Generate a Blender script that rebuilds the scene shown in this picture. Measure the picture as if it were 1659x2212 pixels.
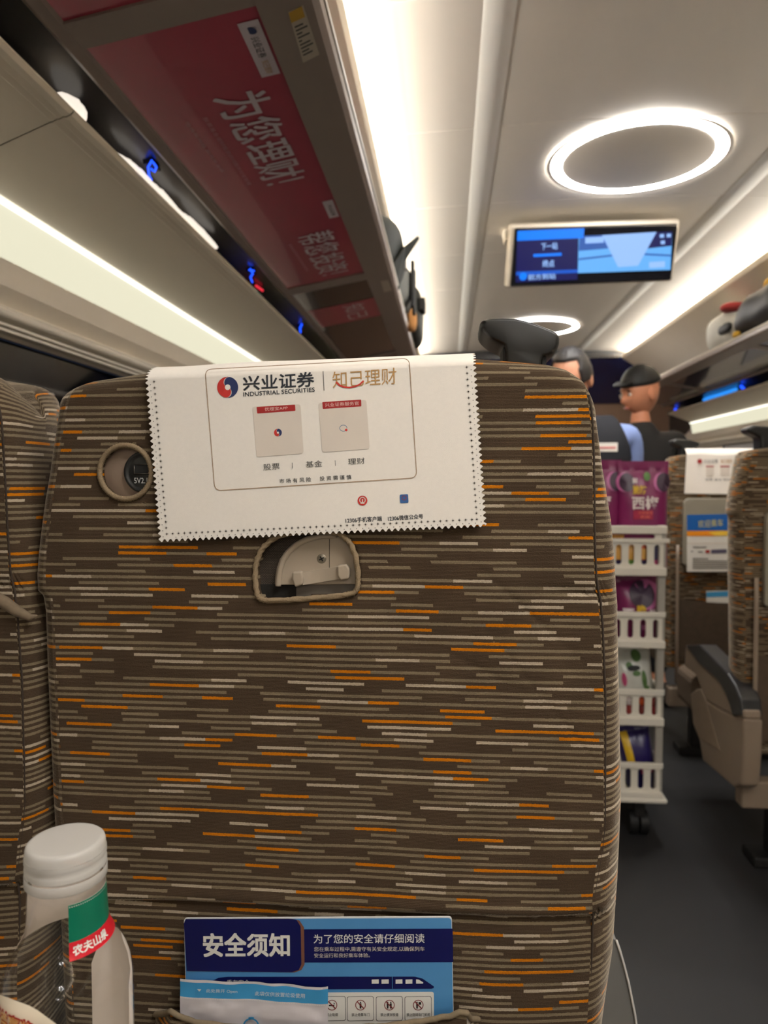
import bpy, bmesh, math, random
import numpy as np
from mathutils import Vector, Matrix, noise

# ------------------------------------------------------------------ scene reset
for o in list(bpy.data.objects):
    bpy.data.objects.remove(o)
SC = bpy.context.scene
COL = SC.collection
random.seed(7)
PI = math.pi

# ------------------------------------------------------------------ camera
F, CX, CY = 1550.0, 829.5, 1106.0          # focal length and centre in pixels of the 1659x2212 frame
EYE = Vector((0, 0, 1.10))
_y = Vector(((968 - CX) / F, (CY - 1038) / F, -1)).normalized()   # carriage axis seen from the camera
_u = Vector((0, 1, _y[1] / -_y[2])).normalized()
_x = _y.cross(_u)
ROT = Matrix((_x, _y, _u))                   # world <- camera
cd = bpy.data.cameras.new('camera')
cam = bpy.data.objects.new('camera', cd)
COL.objects.link(cam)
cam.matrix_world = Matrix.Translation(EYE) @ ROT.to_4x4()
cd.sensor_fit = 'VERTICAL'
cd.lens = 6.86
cd.sensor_height = 2212 * 6.86 / F
cd.sensor_width = 1659 * 6.86 / F
cd.clip_start = 0.01
cd.dof.use_dof = True
cd.dof.focus_distance = 0.50
cd.dof.aperture_fstop = 2.6
SC.camera = cam


def ray(px, py):
    return ROT @ Vector(((px - CX) / F, -(py - CY) / F, -1))


def at(px, py, Y):
    r = ray(px, py)
    return EYE + r * (Y / r.y)


def atx(px, py, X):
    r = ray(px, py)
    return EYE + r * (X / r.x)


# ------------------------------------------------------------------ world, exposure, lights' strengths
w = bpy.data.worlds.new('night')
SC.world = w
w.use_nodes = True
w.node_tree.nodes['Background'].inputs[0].default_value = (0.004, 0.005, 0.008, 1)
w.node_tree.nodes['Background'].inputs[1].default_value = 1.0
SC.view_settings.view_transform = 'Standard'
SC.view_settings.look = 'None'
SC.view_settings.exposure = 0.9
SC.view_settings.gamma = 1.0
SC.view_settings.use_curve_mapping = False
COVE_POWER = 72.0
RING_POWER = 62.0
WALL_GLOW_POWER = 0.44
WALL_LINE_POWER = 1.2
WARM = (1.0, 0.95, 0.86)

# ------------------------------------------------------------------ materials


def lin(c):
    return tuple(((v / 255) / 12.92 if v / 255 <= 0.04045 else ((v / 255 + 0.055) / 1.055) ** 2.4) for v in c) + (1,)


MATS = {}


def mat(name, rgb, rough=0.5, metal=0.0, emit=None, strength=0, var=0.06, vscale=40, bump=0.0, bscale=300, coat=0, spec=0.5, sheen=0):
    if name in MATS:
        return MATS[name]
    m = bpy.data.materials.new(name)
    m.use_nodes = True
    nt = m.node_tree
    b = nt.nodes['Principled BSDF']
    b.inputs['Roughness'].default_value = rough
    b.inputs['Metallic'].default_value = metal
    b.inputs['Specular IOR Level'].default_value = spec
    b.inputs['Coat Weight'].default_value = coat
    if sheen:
        b.inputs['Sheen Weight'].default_value = sheen
        b.inputs['Sheen Roughness'].default_value = 0.4
    col = lin(rgb)
    tc = nt.nodes.new('ShaderNodeTexCoord')
    nz = nt.nodes.new('ShaderNodeTexNoise')
    nz.inputs['Scale'].default_value = vscale
    nz.inputs['Detail'].default_value = 3
    nt.links.new(tc.outputs['Object'], nz.inputs['Vector'])
    mx = nt.nodes.new('ShaderNodeMix')
    mx.data_type = 'RGBA'
    mx.inputs[6].default_value = tuple(c * (1 - var) for c in col[:3]) + (1,)
    mx.inputs[7].default_value = tuple(min(1, c * (1 + var)) for c in col[:3]) + (1,)
    nt.links.new(nz.outputs['Fac'], mx.inputs[0])
    nt.links.new(mx.outputs[2], b.inputs['Base Color'])
    if bump:
        n2 = nt.nodes.new('ShaderNodeTexNoise')
        n2.inputs['Scale'].default_value = bscale
        nt.links.new(tc.outputs['Object'], n2.inputs['Vector'])
        bp = nt.nodes.new('ShaderNodeBump')
        bp.inputs['Strength'].default_value = bump
        bp.inputs['Distance'].default_value = 0.001
        nt.links.new(n2.outputs['Fac'], bp.inputs['Height'])
        nt.links.new(bp.outputs[0], b.inputs['Normal'])
    if emit:
        b.inputs['Emission Color'].default_value = lin(emit) if max(emit) > 1 else tuple(emit) + (1,)
        b.inputs['Emission Strength'].default_value = strength
    MATS[name] = m
    return m


def fabric_material():
    m = bpy.data.materials.new('striped_velour')
    m.use_nodes = True
    nt = m.node_tree
    N, L = nt.nodes.new, nt.links.new
    b = nt.nodes['Principled BSDF']
    b.inputs['Roughness'].default_value = 0.9
    b.inputs['Specular IOR Level'].default_value = 0.1
    b.inputs['Sheen Weight'].default_value = 0.75
    b.inputs['Sheen Roughness'].default_value = 0.28
    b.inputs['Sheen Tint'].default_value = (1.0, 0.88, 0.72, 1)

    def math_(op, a, bb=None, cc=None):
        n = N('ShaderNodeMath')
        n.operation = op
        for i, v in enumerate((a, bb, cc)):
            if v is None:
                continue
            if isinstance(v, (int, float)):
                n.inputs[i].default_value = v
            else:
                L(v, n.inputs[i])
        return n.outputs[0]
    uv = N('ShaderNodeUVMap')
    uv.uv_map = 'UVMap'
    sp = N('ShaderNodeSeparateXYZ')
    L(uv.outputs[0], sp.inputs[0])
    u, v = sp.outputs[0], sp.outputs[1]
    fz = N('ShaderNodeTexNoise')
    fz.inputs['Scale'].default_value = 900
    fz.inputs['Detail'].default_value = 1
    L(uv.outputs[0], fz.inputs['Vector'])
    v2 = math_('ADD', v, math_('MULTIPLY', math_('SUBTRACT', fz.outputs['Fac'], 0.5), 0.0009))
    PITCH = 0.0049
    rv = math_('DIVIDE', v2, PITCH)
    row = math_('FLOOR', rv)
    fr = math_('FRACT', rv)
    stripe = math_('LESS_THAN', math_('ABSOLUTE', math_('SUBTRACT', fr, 0.5)), 0.24)
    wn = N('ShaderNodeTexWhiteNoise')
    wn.noise_dimensions = '1D'
    L(row, wn.inputs['W'])
    uu = math_('ADD', math_('DIVIDE', u, 0.033), math_('ADD', math_('MULTIPLY', row, 37.31), math_('MULTIPLY', wn.outputs['Value'], 11.0)))
    vo = N('ShaderNodeTexVoronoi')
    vo.voronoi_dimensions = '1D'
    vo.feature = 'F1'
    vo.inputs['Scale'].default_value = 1
    vo.inputs['Randomness'].default_value = 0.9
    L(uu, vo.inputs['W'])
    sc = N('ShaderNodeSeparateColor')
    L(vo.outputs['Color'], sc.inputs[0])
    cr = N('ShaderNodeValToRGB')
    cr.color_ramp.interpolation = 'CONSTANT'
    e = cr.color_ramp.elements
    base, olive, tan, orange = lin((75, 61, 47)), lin((126, 112, 90)), lin((178, 163, 142)), lin((196, 116, 14))
    e[0].position, e[0].color = 0, base
    e[1].position, e[1].color = 0.27, olive
    for p, c in ((0.78, tan), (0.90, orange)):
        k = e.new(p)
        k.color = c
    L(sc.outputs[0], cr.inputs[0])
    mx = N('ShaderNodeMix')
    mx.data_type = 'RGBA'
    L(stripe, mx.inputs[0])
    mx.inputs[6].default_value = base
    L(cr.outputs[0], mx.inputs[7])
    # worn pile: gentle cloudy variation
    cl = N('ShaderNodeTexNoise')
    cl.inputs['Scale'].default_value = 26
    cl.inputs['Detail'].default_value = 4
    L(uv.outputs[0], cl.inputs['Vector'])
    hs = N('ShaderNodeHueSaturation')
    L(mx.outputs[2], hs.inputs['Color'])
    L(math_('ADD', math_('MULTIPLY', cl.outputs['Fac'], 0.5), 0.75), hs.inputs['Value'])
    L(hs.outputs[0], b.inputs['Base Color'])
    # ribbed pile relief
    rib = math_('SINE', math_('MULTIPLY', v2, 2 * PI / 0.0011))
    h = math_('ADD', math_('MULTIPLY', rib, 0.25), math_('ADD', math_('MULTIPLY', stripe, 1.1), fz.outputs['Fac']))
    bp = N('ShaderNodeBump')
    bp.inputs['Strength'].default_value = 0.55
    bp.inputs['Distance'].default_value = 0.0006
    L(h, bp.inputs['Height'])
    L(bp.outputs[0], b.inputs['Normal'])
    return m


FABRIC = fabric_material()


def clear_plastic(name, tint, fac=0.10, rough=0.04):
    m = bpy.data.materials.new(name)
    m.use_nodes = True
    nt = m.node_tree
    nt.nodes.remove(nt.nodes['Principled BSDF'])
    out = nt.nodes['Material Output']
    tr = nt.nodes.new('ShaderNodeBsdfTransparent')
    tr.inputs[0].default_value = tint
    gl = nt.nodes.new('ShaderNodeBsdfGlossy')
    gl.inputs['Roughness'].default_value = rough
    lw = nt.nodes.new('ShaderNodeLayerWeight')
    lw.inputs[0].default_value = 0.5
    fr = nt.nodes.new('ShaderNodeMath')
    fr.operation = 'POWER'
    nt.links.new(lw.outputs['Facing'], fr.inputs[0])
    fr.inputs[1].default_value = 4.0
    fm = nt.nodes.new('ShaderNodeMath')
    fm.operation = 'MULTIPLY'
    nt.links.new(fr.outputs[0], fm.inputs[0])
    fm.inputs[1].default_value = 0.55
    ad = nt.nodes.new('ShaderNodeMath')
    ad.operation = 'ADD'
    ad.inputs[1].default_value = fac
    nt.links.new(fm.outputs[0], ad.inputs[0])
    mx = nt.nodes.new('ShaderNodeMixShader')
    nt.links.new(ad.outputs[0], mx.inputs[0])
    nt.links.new(tr.outputs[0], mx.inputs[1])
    nt.links.new(gl.outputs[0], mx.inputs[2])
    nt.links.new(mx.outputs[0], out.inputs[0])
    return m


def frosted(name, rgb, through=0.25):
    m = bpy.data.materials.new(name)
    m.use_nodes = True
    nt = m.node_tree
    b = nt.nodes['Principled BSDF']
    b.inputs['Base Color'].default_value = lin(rgb)
    b.inputs['Roughness'].default_value = 0.3
    out = nt.nodes['Material Output']
    tl = nt.nodes.new('ShaderNodeBsdfTranslucent')
    tl.inputs[0].default_value = lin(rgb)
    nz = nt.nodes.new('ShaderNodeTexNoise')
    nz.inputs['Scale'].default_value = 80
    tr = nt.nodes.new('ShaderNodeBsdfTransparent')
    m1 = nt.nodes.new('ShaderNodeMixShader')
    m1.inputs[0].default_value = 0.35
    m2 = nt.nodes.new('ShaderNodeMixShader')
    m2.inputs[0].default_value = through
    nt.links.new(b.outputs[0], m1.inputs[1])
    nt.links.new(tl.outputs[0], m1.inputs[2])
    nt.links.new(m1.outputs[0], m2.inputs[1])
    nt.links.new(tr.outputs[0], m2.inputs[2])
    nt.links.new(m2.outputs[0], out.inputs[0])
    return m


def weave(name, c1, c2, scale):
    m = bpy.data.materials.new(name)
    m.use_nodes = True
    nt = m.node_tree
    b = nt.nodes['Principled BSDF']
    b.inputs['Roughness'].default_value = 0.9
    tc = nt.nodes.new('ShaderNodeTexCoord')
    mp = nt.nodes.new('ShaderNodeMapping')
    mp.inputs['Rotation'].default_value = (PI / 2, 0, 0)
    br = nt.nodes.new('ShaderNodeTexBrick')
    br.inputs['Scale'].default_value = scale
    br.inputs['Color1'].default_value = lin(c1)
    br.inputs['Color2'].default_value = lin([min(255, x + 12) for x in c1])
    br.inputs['Mortar'].default_value = lin(c2)
    br.inputs['Mortar Size'].default_value = 0.06
    nt.links.new(tc.outputs['Object'], mp.inputs['Vector'])
    nt.links.new(mp.outputs[0], br.inputs['Vector'])
    nt.links.new(br.outputs['Color'], b.inputs['Base Color'])
    return m


CEIL = mat('ceiling_paint', (226, 219, 208), 0.55, var=0.01)
STRIPW = mat('ceiling_strip_paint', (250, 248, 242), 0.5, var=0.01)
BEIGE = mat('beige_wall_panel', (238, 228, 212), 0.5, var=0.015, vscale=8)
PALE = mat('pale_trim', (206, 198, 184), 0.45, var=0.01)
RACKB = mat('brown_rack_frame', (150, 137, 129), 0.38, var=0.03)
DARKCH = mat('dark_channel', (26, 25, 28), 0.25)
RED = mat('red_advert_print', (178, 66, 86), 0.30, var=0.03, vscale=6, coat=0.4)
ADWHITE = mat('advert_white_lettering', (215, 205, 215), 0.4)
ADDIM = mat('advert_small_lettering', (214, 160, 170), 0.4)
GLOSSDARK = mat('dark_glossy_rack_panel', (58, 50, 48), 0.16, var=0.03, coat=0.5)
GLOSSBLUE = mat('dark_blue_glossy_panel', (44, 52, 78), 0.12, var=0.05, coat=0.6)
NIGHT = mat('night_window_glass', (8, 9, 11), 0.05, coat=0.3)
FLOORM = mat('speckled_dark_floor', (36, 36, 38), 0.6, var=0.25, vscale=500)
WOOD = mat('brown_door_laminate', (128, 100, 80), 0.4, var=0.12, vscale=12)
BLACKP = mat('black_plastic', (36, 36, 36), 0.35, var=0.08)
BLACKM = mat('matt_black', (16, 16, 17), 0.6)
GREYTRAY = mat('grey_tray_back', (142, 136, 122), 0.45, var=0.02)
SHELL = mat('taupe_plastic_shell', (138, 122, 106), 0.45, var=0.03)
LATCH = mat('taupe_latch_plastic', (172, 158, 140), 0.32, var=0.02)
CLOTH = mat('white_cloth', (244, 238, 230), 0.9, var=0.03, vscale=300, bump=0.12, bscale=2200)
WHITEP = mat('white_trolley_plastic', (226, 222, 212), 0.4, var=0.02)
NAVYINK = mat('navy_ink', (38, 52, 100), 0.7)
REDINK = mat('red_ink', (205, 52, 46), 0.7)
DRED = mat('dark_red_ink', (168, 36, 36), 0.7)
BLACKINK = mat('black_ink', (42, 46, 54), 0.7)
GREYINK = mat('grey_ink', (70, 68, 66), 0.7)
GOLDINK = mat('gold_ink', (190, 146, 88), 0.7)
FRAMEINK = mat('tan_frame_ink', (168, 140, 112), 0.7)
TILE = mat('pale_grey_ink', (222, 212, 201), 0.8)
STITCH = mat('stitch_hole', (66, 58, 50), 0.9)
BRAID = mat('braided_edging', (146, 126, 98), 0.85, var=0.25, vscale=900, bump=0.6, bscale=1500)
SEAMM = mat('seam_thread', (58, 46, 36), 0.9)


def emissive(name, rgb, s):
    return mat(name, (20, 20, 20), 0.5, emit=rgb, strength=s, var=0.02)


COVEM = emissive('cove_led', WARM, COVE_POWER)
RINGM = emissive('ring_led', (1.0, 0.965, 0.92), RING_POWER)
WALLGLOW = emissive('wall_lamp_diffuser', (1.0, 0.96, 0.72), WALL_GLOW_POWER)
WALLLINE = emissive('wall_lamp_line', (1.0, 0.97, 0.82), WALL_LINE_POWER)
BLUELED = emissive('blue_led', (0.01, 0.07, 1.0), 1.3)
BLUELED2 = emissive('cyan_blue_led', (0.02, 0.22, 0.75), 0.8)
REDLED = emissive('red_led', (0.8, 0.03, 0.05), 0.6)

# ------------------------------------------------------------------ mesh builder
_text_cache = {}


def glyphs(s, bold=0.0):
    k = (s, bold)
    if k not in _text_cache:
        c = bpy.data.curves.new('lettering', 'FONT')
        c.body = s
        c.offset = bold
        c.resolution_u = 3
        o = bpy.data.objects.new('lettering', c)
        COL.objects.link(o)
        dg = bpy.context.evaluated_depsgraph_get()
        me = o.evaluated_get(dg).to_mesh()
        vs = [(v.co.x, v.co.y) for v in me.vertices]
        fs = [tuple(p.vertices) for p in me.polygons]
        bpy.data.objects.remove(o)
        bpy.data.curves.remove(c)
        x0, x1 = min(v[0] for v in vs), max(v[0] for v in vs)
        y0, y1 = min(v[1] for v in vs), max(v[1] for v in vs)
        _text_cache[k] = ([((a - x0) / (x1 - x0), (b - y0) / (y1 - y0)) for a, b in vs], fs)
    return _text_cache[k]


class MB:
    def __init__(s):
        s.v, s.f, s.m, s.sm, s.uv = [], [], [], [], []
        s.mats = []

    def mi(s, m):
        if m not in s.mats:
            s.mats.append(m)
        return s.mats.index(m)

    def add(s, vs, fs, m, smooth=False, uvs=None):
        o = len(s.v)
        s.v += [tuple(p) for p in vs]
        k = s.mi(m)
        for i, f in enumerate(fs):
            s.f.append([a + o for a in f])
            s.m.append(k)
            s.sm.append(smooth)
            s.uv.append(uvs[i] if uvs else None)
        return s

    def box(s, c, d, m, rot=None):
        x, y, z = (k / 2 for k in d)
        vs = [Vector((a * x, b * y, e * z)) for a in (-1, 1) for b in (-1, 1) for e in (-1, 1)]
        if rot:
            vs = [rot @ p for p in vs]
        c = Vector(c)
        return s.add([p + c for p in vs], [(0, 1, 3, 2), (4, 6, 7, 5), (0, 4, 5, 1), (2, 3, 7, 6), (0, 2, 6, 4), (1, 5, 7, 3)], m)

    def prism(s, poly, off, m, smooth=False):
        n = len(poly)
        poly = [Vector(p) for p in poly]
        off = Vector(off)
        vs = poly + [p + off for p in poly]
        fs = [tuple(range(n)), tuple(range(2 * n - 1, n - 1, -1))]
        fs += [(i, i + n, (i + 1) % n + n, (i + 1) % n) for i in range(n)]
        return s.add(vs, fs, m, smooth)

    def poly(s, pts, m):
        return s.add(pts, [tuple(range(len(pts)))], m)

    def grid(s, fn, nu, nv, m, cu=False, smooth=True, flip=False):
        vs = [fn(i / (nu if cu else nu - 1), j / (nv - 1)) for j in range(nv) for i in range(nu)]
        fs = []
        for j in range(nv - 1):
            for i in range(nu if cu else nu - 1):
                a, b = j * nu + i, j * nu + (i + 1) % nu
                q = (a, b, b + nu, a + nu)
                fs.append(q[::-1] if flip else q)
        return s.add(vs, fs, m, smooth)

    def extrude_section(s, pts, y0, y1, m, closed=False, ny=1, smooth=False):
        """pts: (x, z) section swept along y"""
        n = len(pts)
        vs = [(x, y0 + (y1 - y0) * j / ny, z) for j in range(ny + 1) for x, z in pts]
        fs = []
        for j in range(ny):
            for i in range(n if closed else n - 1):
                a, b = j * n + i, j * n + (i + 1) % n
                fs.append((a, b, b + n, a + n))
        if closed:
            fs += [tuple(range(n))[::-1], tuple(range(ny * n, ny * n + n))]
        return s.add(vs, fs, m, smooth)

    def lathe(s, prof, c, m, n=48, a0=0.0, a1=2 * PI, smooth=True):
        full = abs(a1 - a0 - 2 * PI) < 1e-6
        k = n if full else n + 1
        c = Vector(c)
        vs = [c + Vector((r * math.sin(a0 + (a1 - a0) * i / n), -r * math.cos(a0 + (a1 - a0) * i / n), z)) for r, z in prof for i in range(k)]
        fs = []
        for j in range(len(prof) - 1):
            for i in range(n):
                a, b = j * k + i, j * k + (i + 1) % k
                fs.append((a, b, b + k, a + k))
        return s.add(vs, fs, m, smooth)

    def tube(s, pts, r, m, n=10, closed=False, twist=0, amp=0.0, cap=True):
        pts = [Vector(p) for p in pts]
        N = len(pts)
        vs = []
        nrm = None
        L = 0
        for i, p in enumerate(pts):
            a = pts[(i - 1) % N] if closed or i > 0 else p
            b = pts[(i + 1) % N] if closed or i < N - 1 else p
            t = (b - a).normalized()
            if nrm is None:
                nrm = t.orthogonal().normalized()
            nrm = (nrm - t * nrm.dot(t)).normalized()
            bn = t.cross(nrm)
            if i:
                L += (p - pts[i - 1]).length
            rr = r[i] if isinstance(r, (list, tuple)) else r
            for k in range(n):
                an = 2 * PI * k / n
                q = rr * (1 + amp * math.sin(twist * L + 3 * an))
                vs.append(p + (nrm * math.cos(an) + bn * math.sin(an)) * q)
        fs = []
        for i in range(N if closed else N - 1):
            for k in range(n):
                a, b = i * n + k, i * n + (k + 1) % n
                c, d = ((i + 1) % N) * n + (k + 1) % n, ((i + 1) % N) * n + k
                fs.append((a, b, c, d))
        if cap and not closed:
            fs += [tuple(range(n))[::-1], tuple(range((N - 1) * n, N * n))]
        return s.add(vs, fs, m, True)

    def ball(s, c, r, m, nu=24, nv=14, rot=None, fn=None):
        c = Vector(c)
        r = (r, r, r) if isinstance(r, (int, float)) else r

        def f(u, v):
            a, b = 2 * PI * u, PI * (v - 0.5)
            d = Vector((math.cos(b) * math.sin(a), -math.cos(b) * math.cos(a), math.sin(b)))
            p = Vector((d.x * r[0], d.y * r[1], d.z * r[2]))
            if fn:
                p = fn(d, p)
            if rot:
                p = rot @ p
            return c + p
        return s.grid(f, nu, nv, m, cu=True)

    def text(s, t, q, m, bold=0.0, off=(0, 0, 0)):
        """q: four 3-D corners TL, TR, BR, BL the lettering's box is fitted to"""
        vs, fs = glyphs(t, 0.0)
        tl, tr, br, bl = (Vector(p) for p in q)
        o = Vector(off)
        if bold > 0:            # heavier strokes: the same glyphs laid again, nudged along both axes
            ex, ey = (br - bl).normalized(), (tl - bl).normalized()
            nn = ex.cross(ey)
            hh = (tl - bl).length * bold
            for k, (da, db) in enumerate(((1, 1), (-1, 1), (1, -1), (-1, -1))):
                o2 = o + ex * hh * da + ey * hh * db - nn * (1.5e-5 * (k + 1))
                s.add([(bl + (br - bl) * a) * (1 - b) + (tl + (tr - tl) * a) * b + o2 for a, b in vs], fs, m)
        return s.add([(bl + (br - bl) * a) * (1 - b) + (tl + (tr - tl) * a) * b + o for a, b in vs], fs, m)

    def build(s, name, parent=None, origin=None, bevel=0, bseg=3, subd=0, solid=0):
        if parent is not None:
            root = parent
            while root.parent:
                root = root.parent
            org = Vector(root.location)
        else:
            org = Vector(origin) if origin is not None else Vector((0, 0, 0))
        me = bpy.data.meshes.new(name)
        me.from_pydata([Vector(p) - org for p in s.v], [], s.f)
        for m in s.mats:
            me.materials.append(m)
        me.polygons.foreach_set('material_index', s.m)
        me.polygons.foreach_set('use_smooth', s.sm)
        if any(u is not None for u in s.uv):
            ul = me.uv_layers.new(name='UVMap')
            i = 0
            flat = []
            for f, u in zip(s.f, s.uv):
                for k in range(len(f)):
                    flat += list(u[k]) if u is not None else [0, 0]
            ul.data.foreach_set('uv', flat)
        me.update()
        o = bpy.data.objects.new(name, me)
        COL.objects.link(o)
        if parent is not None:
            o.parent = parent
        else:
            o.location = org
        if solid:
            md = o.modifiers.new('solidify', 'SOLIDIFY')
            md.thickness = solid
            md.offset = 0
        if bevel:
            md = o.modifiers.new('bevel', 'BEVEL')
            md.width = bevel
            md.segments = bseg
            md.limit_method = 'ANGLE'
            md.harden_normals = False
        if subd:
            md = o.modifiers.new('subdivision', 'SUBSURF')
            md.levels = md.render_levels = subd
        return o


def tag(o, label=None, cat=None, group=None, kind=None):
    if label:
        o['label'] = label
    if cat:
        o['category'] = cat
    if group:
        o['group'] = group
    if kind:
        o['kind'] = kind
    return o


def thing(name, loc, label, cat, group=None):
    o = bpy.data.objects.new(name, None)
    o.empty_display_size = 0.05
    COL.objects.link(o)
    o.location = loc
    return tag(o, label, cat, group)


def struct(o, label, cat):
    return tag(o, label, cat, kind='structure')


def copy_thing(root, loc, label, group=None):
    def cp(o, parent):
        c = o.copy()
        COL.objects.link(c)
        c.parent = parent
        for ch in o.children:
            cp(ch, c)
        return c
    r = cp(root, None)
    r.location = loc
    r['label'] = label
    if group:
        r['group'] = group
    return r


def lerp(a, b, t):
    return a + (b - a) * t


# ------------------------------------------------------------------ the carriage shell
C0 = 0.60                 # carriage centre line, x
ZE = EYE.z
Y0, Y1 = -8.0, 6.15       # saloon from behind the camera to the end wall


def S(side, hw, h):
    return (C0 + side * hw, ZE + h)


# floor
m = MB()
m.add([(-0.85, Y0, 0), (2.05, Y0, 0), (2.05, 7.4, 0), (-0.85, 7.4, 0)], [(0, 1, 2, 3)], FLOORM)
struct(m.build('floor'), 'dark speckled grey carriage floor', 'floor')
# ceiling: shallow vault, joints between its panels every 0.62 m
sec = [(-0.96, 1.050), (-0.90, 1.062), (-0.83, 1.070), (-0.72, 1.078), (-0.6, 1.083), (-0.5, 1.087), (-0.25, 1.096), (0, 1.10)]
sec = sec + [(-a, b) for a, b in sec[::-1][1:]]
m = MB()
ys = [Y0]
seams = [y for y in [2.28 + 0.62 * k for k in range(-17, 7)] if Y0 < y < Y1]
for y in seams:
    ys += [y - 0.003, y - 0.0015, y + 0.0015, y + 0.003]
ys.append(Y1 + 0.05)
vs = []
for y in ys:
    for hw, h in sec:
        d = 0.0025 if any(abs(y - q) < 0.002 for q in seams) else 0
        vs.append((C0 + hw, y, ZE + h + d))
n = len(sec)
m.add(vs, [(j * n + i, j * n + i + 1, (j + 1) * n + i + 1, (j + 1) * n + i) for j in range(len(ys) - 1) for i in range(n - 1)], CEIL, False)
struct(m.build('ceiling'), 'beige white vaulted carriage ceiling with fine panel joints', 'ceiling')
for k, sd in ((1, -1), (2, 1)):
    m = MB()
    m.extrude_section([S(sd, .447, 1.0890), S(sd, .450, 1.0879), S(sd, .486, 1.0866), S(sd, .519, 1.0852), S(sd, .525, 1.0862)], Y0, Y1, STRIPW, smooth=True)
    struct(m.build('trim_%d' % k), 'pale raised strip running along the ceiling', 'ceiling trim')

# side walls
WINDOWS = [(-7.6, -6.0), (-5.75, -4.15), (-2.9, -1.25), (-1.0, 0.65), (0.9, 2.55), (2.8, 4.45), (4.7, 5.45)]
for sd, nm in ((-1, 'left'), (1, 'right')):
    m = MB()
    # upper panel behind the rack, with the lip that hides the cove lamp
    m.extrude_section([S(sd, .96, 1.050), S(sd, .955, 1.005), S(sd, .845, 1.028), S(sd, .832, 1.038), S(sd, .828, 1.030), S(sd, .838, 1.008), S(sd, 1.05, .88),
                       S(sd, 1.36, .68), S(sd, 1.42, .56), S(sd, 1.42, .44)], Y0, Y1, BEIGE)
    # panel between lamp and window, ledge above the window
    m.extrude_section([S(sd, 1.42, .47), S(sd, 1.352, .376), S(sd, 1.362, .335), S(sd, 1.385, .310), S(sd, 1.385, .304)], Y0, Y1, BEIGE)
    m.extrude_section([S(sd, 1.39, .306), S(sd, 1.372, .303), S(sd, 1.366, .294), S(sd, 1.368, .284), S(sd, 1.384, .280)], Y0, Y1, PALE, smooth=True)
    m.extrude_section([S(sd, 1.384, .280), S(sd, 1.376, .277), S(sd, 1.376, .272), S(sd, 1.386, .271), S(sd, 1.378, .268), S(sd, 1.378, .263), S(sd, 1.392, .261), S(sd, 1.40, .256)], Y0, Y1, PALE)
    # below the windows and the pillars between them
    m.extrude_section([S(sd, 1.40, -.22), S(sd, 1.375, -.235), S(sd, 1.375, -.25), S(sd, 1.40, -.27), S(sd, 1.43, -.7), S(sd, 1.45, -1.10)], Y0, Y1, BEIGE)
    edges = [Y0] + [e for wn in WINDOWS for e in wn] + [Y1]
    for a, b in zip(edges[::2], edges[1::2]):
        m.extrude_section([S(sd, 1.40, .256), S(sd, 1.395, .25), S(sd, 1.395, -.21), S(sd, 1.40, -.22)], a, b, PALE if sd > 0 else NIGHT)
    struct(m.build('wall_' + nm), 'beige %s carriage side wall' % nm, 'wall')
k = 0
for sd in (-1, 1):
    for a, b in WINDOWS:
        k += 1
        m = MB()
        m.extrude_section([S(sd, 1.412, .256), S(sd, 1.412, -.22)], a, b, NIGHT)
        o = struct(m.build('window_%d' % k), 'dark night-time carriage window', 'window')
        if sd > 0 and a > 2:
            q = MB()
            q.extrude_section([S(sd, 1.404, .256), S(sd, 1.404, -.05), S(sd, 1.398, -.055), S(sd, 1.398, -.065), S(sd, 1.406, -.07)], a + .01, b - .01, mat('grey_blind', (172, 168, 166), .7))
            q.build('blind', o)
        if sd < 0 and abs(a - .9) < .1:
            q = MB()
            q.tube([(C0 - 1.402, a - .25, ZE + .172), (C0 - 1.402, 1.40, ZE + .172)], .006, PALE, 8)
            q.build('blind_bar', o)

# end wall with doorway zone beyond the saloon
m = MB()
m.add([(-.85, 6.75, 0), (2.05, 6.75, 0), (2.05, 6.75, ZE + .72), (-.85, 6.75, ZE + .72)], [(0, 1, 2, 3)], WOOD)
m.box((.55, 6.73, ZE + .865), (1.3, .03, .02), PALE)
struct(m.build('wall_end'), 'brown laminate end wall of the carriage', 'wall')
m = MB()
m.add([(-.85, 6.2, ZE + 1.03), (2.05, 6.2, ZE + 1.03), (2.05, 6.73, ZE + .70), (-.85, 6.73, ZE + .70)], [(0, 1, 2, 3)], mat('navy_glossy_header', (34, 40, 84), .14, coat=.6))
m.box((C0, 6.19, ZE + 1.07), (2.9, .03, .09), mat('black_header_edge', (20, 20, 24), .3))
struct(m.build('trim_3'), 'dark navy glossy header above the end door', 'door header')
m = MB()
m.box((.55, 6.72, .95), (.86, .03, 1.9), mat('door_laminate', (120, 92, 74), .4, var=.1, vscale=10))
m.box((.50, 6.70, 1.25), (.10, .012, .9), mat('door_glass', (70, 72, 110), .1))
struct(m.build('door_1'), 'brown sliding door at the end of the carriage', 'door')
for sd, nm in ((-1, 'left'), (1, 'right')):
    m = MB()
    m.add([(C0 + sd * 1.40, 6.1, 0), (C0 + sd * 1.40, 6.75, 0), (C0 + sd * 1.40, 6.75, ZE + .62), (C0 + sd * 1.40, 6.1, ZE + .62)], [(0, 1, 2, 3)], mat('black_vestibule_panel', (20, 20, 22), .3))
    m.box((C0 + sd * 1.385, 6.43, ZE + .37), (.03, .64, .03), PALE)
    struct(m.build('wall_vestibule_' + nm), 'black panel of the vestibule side wall', 'wall')
m = MB()
m.add([(-.85, Y0, 0), (2.05, Y0, 0), (2.05, Y0, ZE + 1.1), (-.85, Y0, ZE + 1.1)], [(0, 1, 2, 3)], BEIGE)
struct(m.build('wall_rear'), 'beige wall behind the seats', 'wall')

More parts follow.
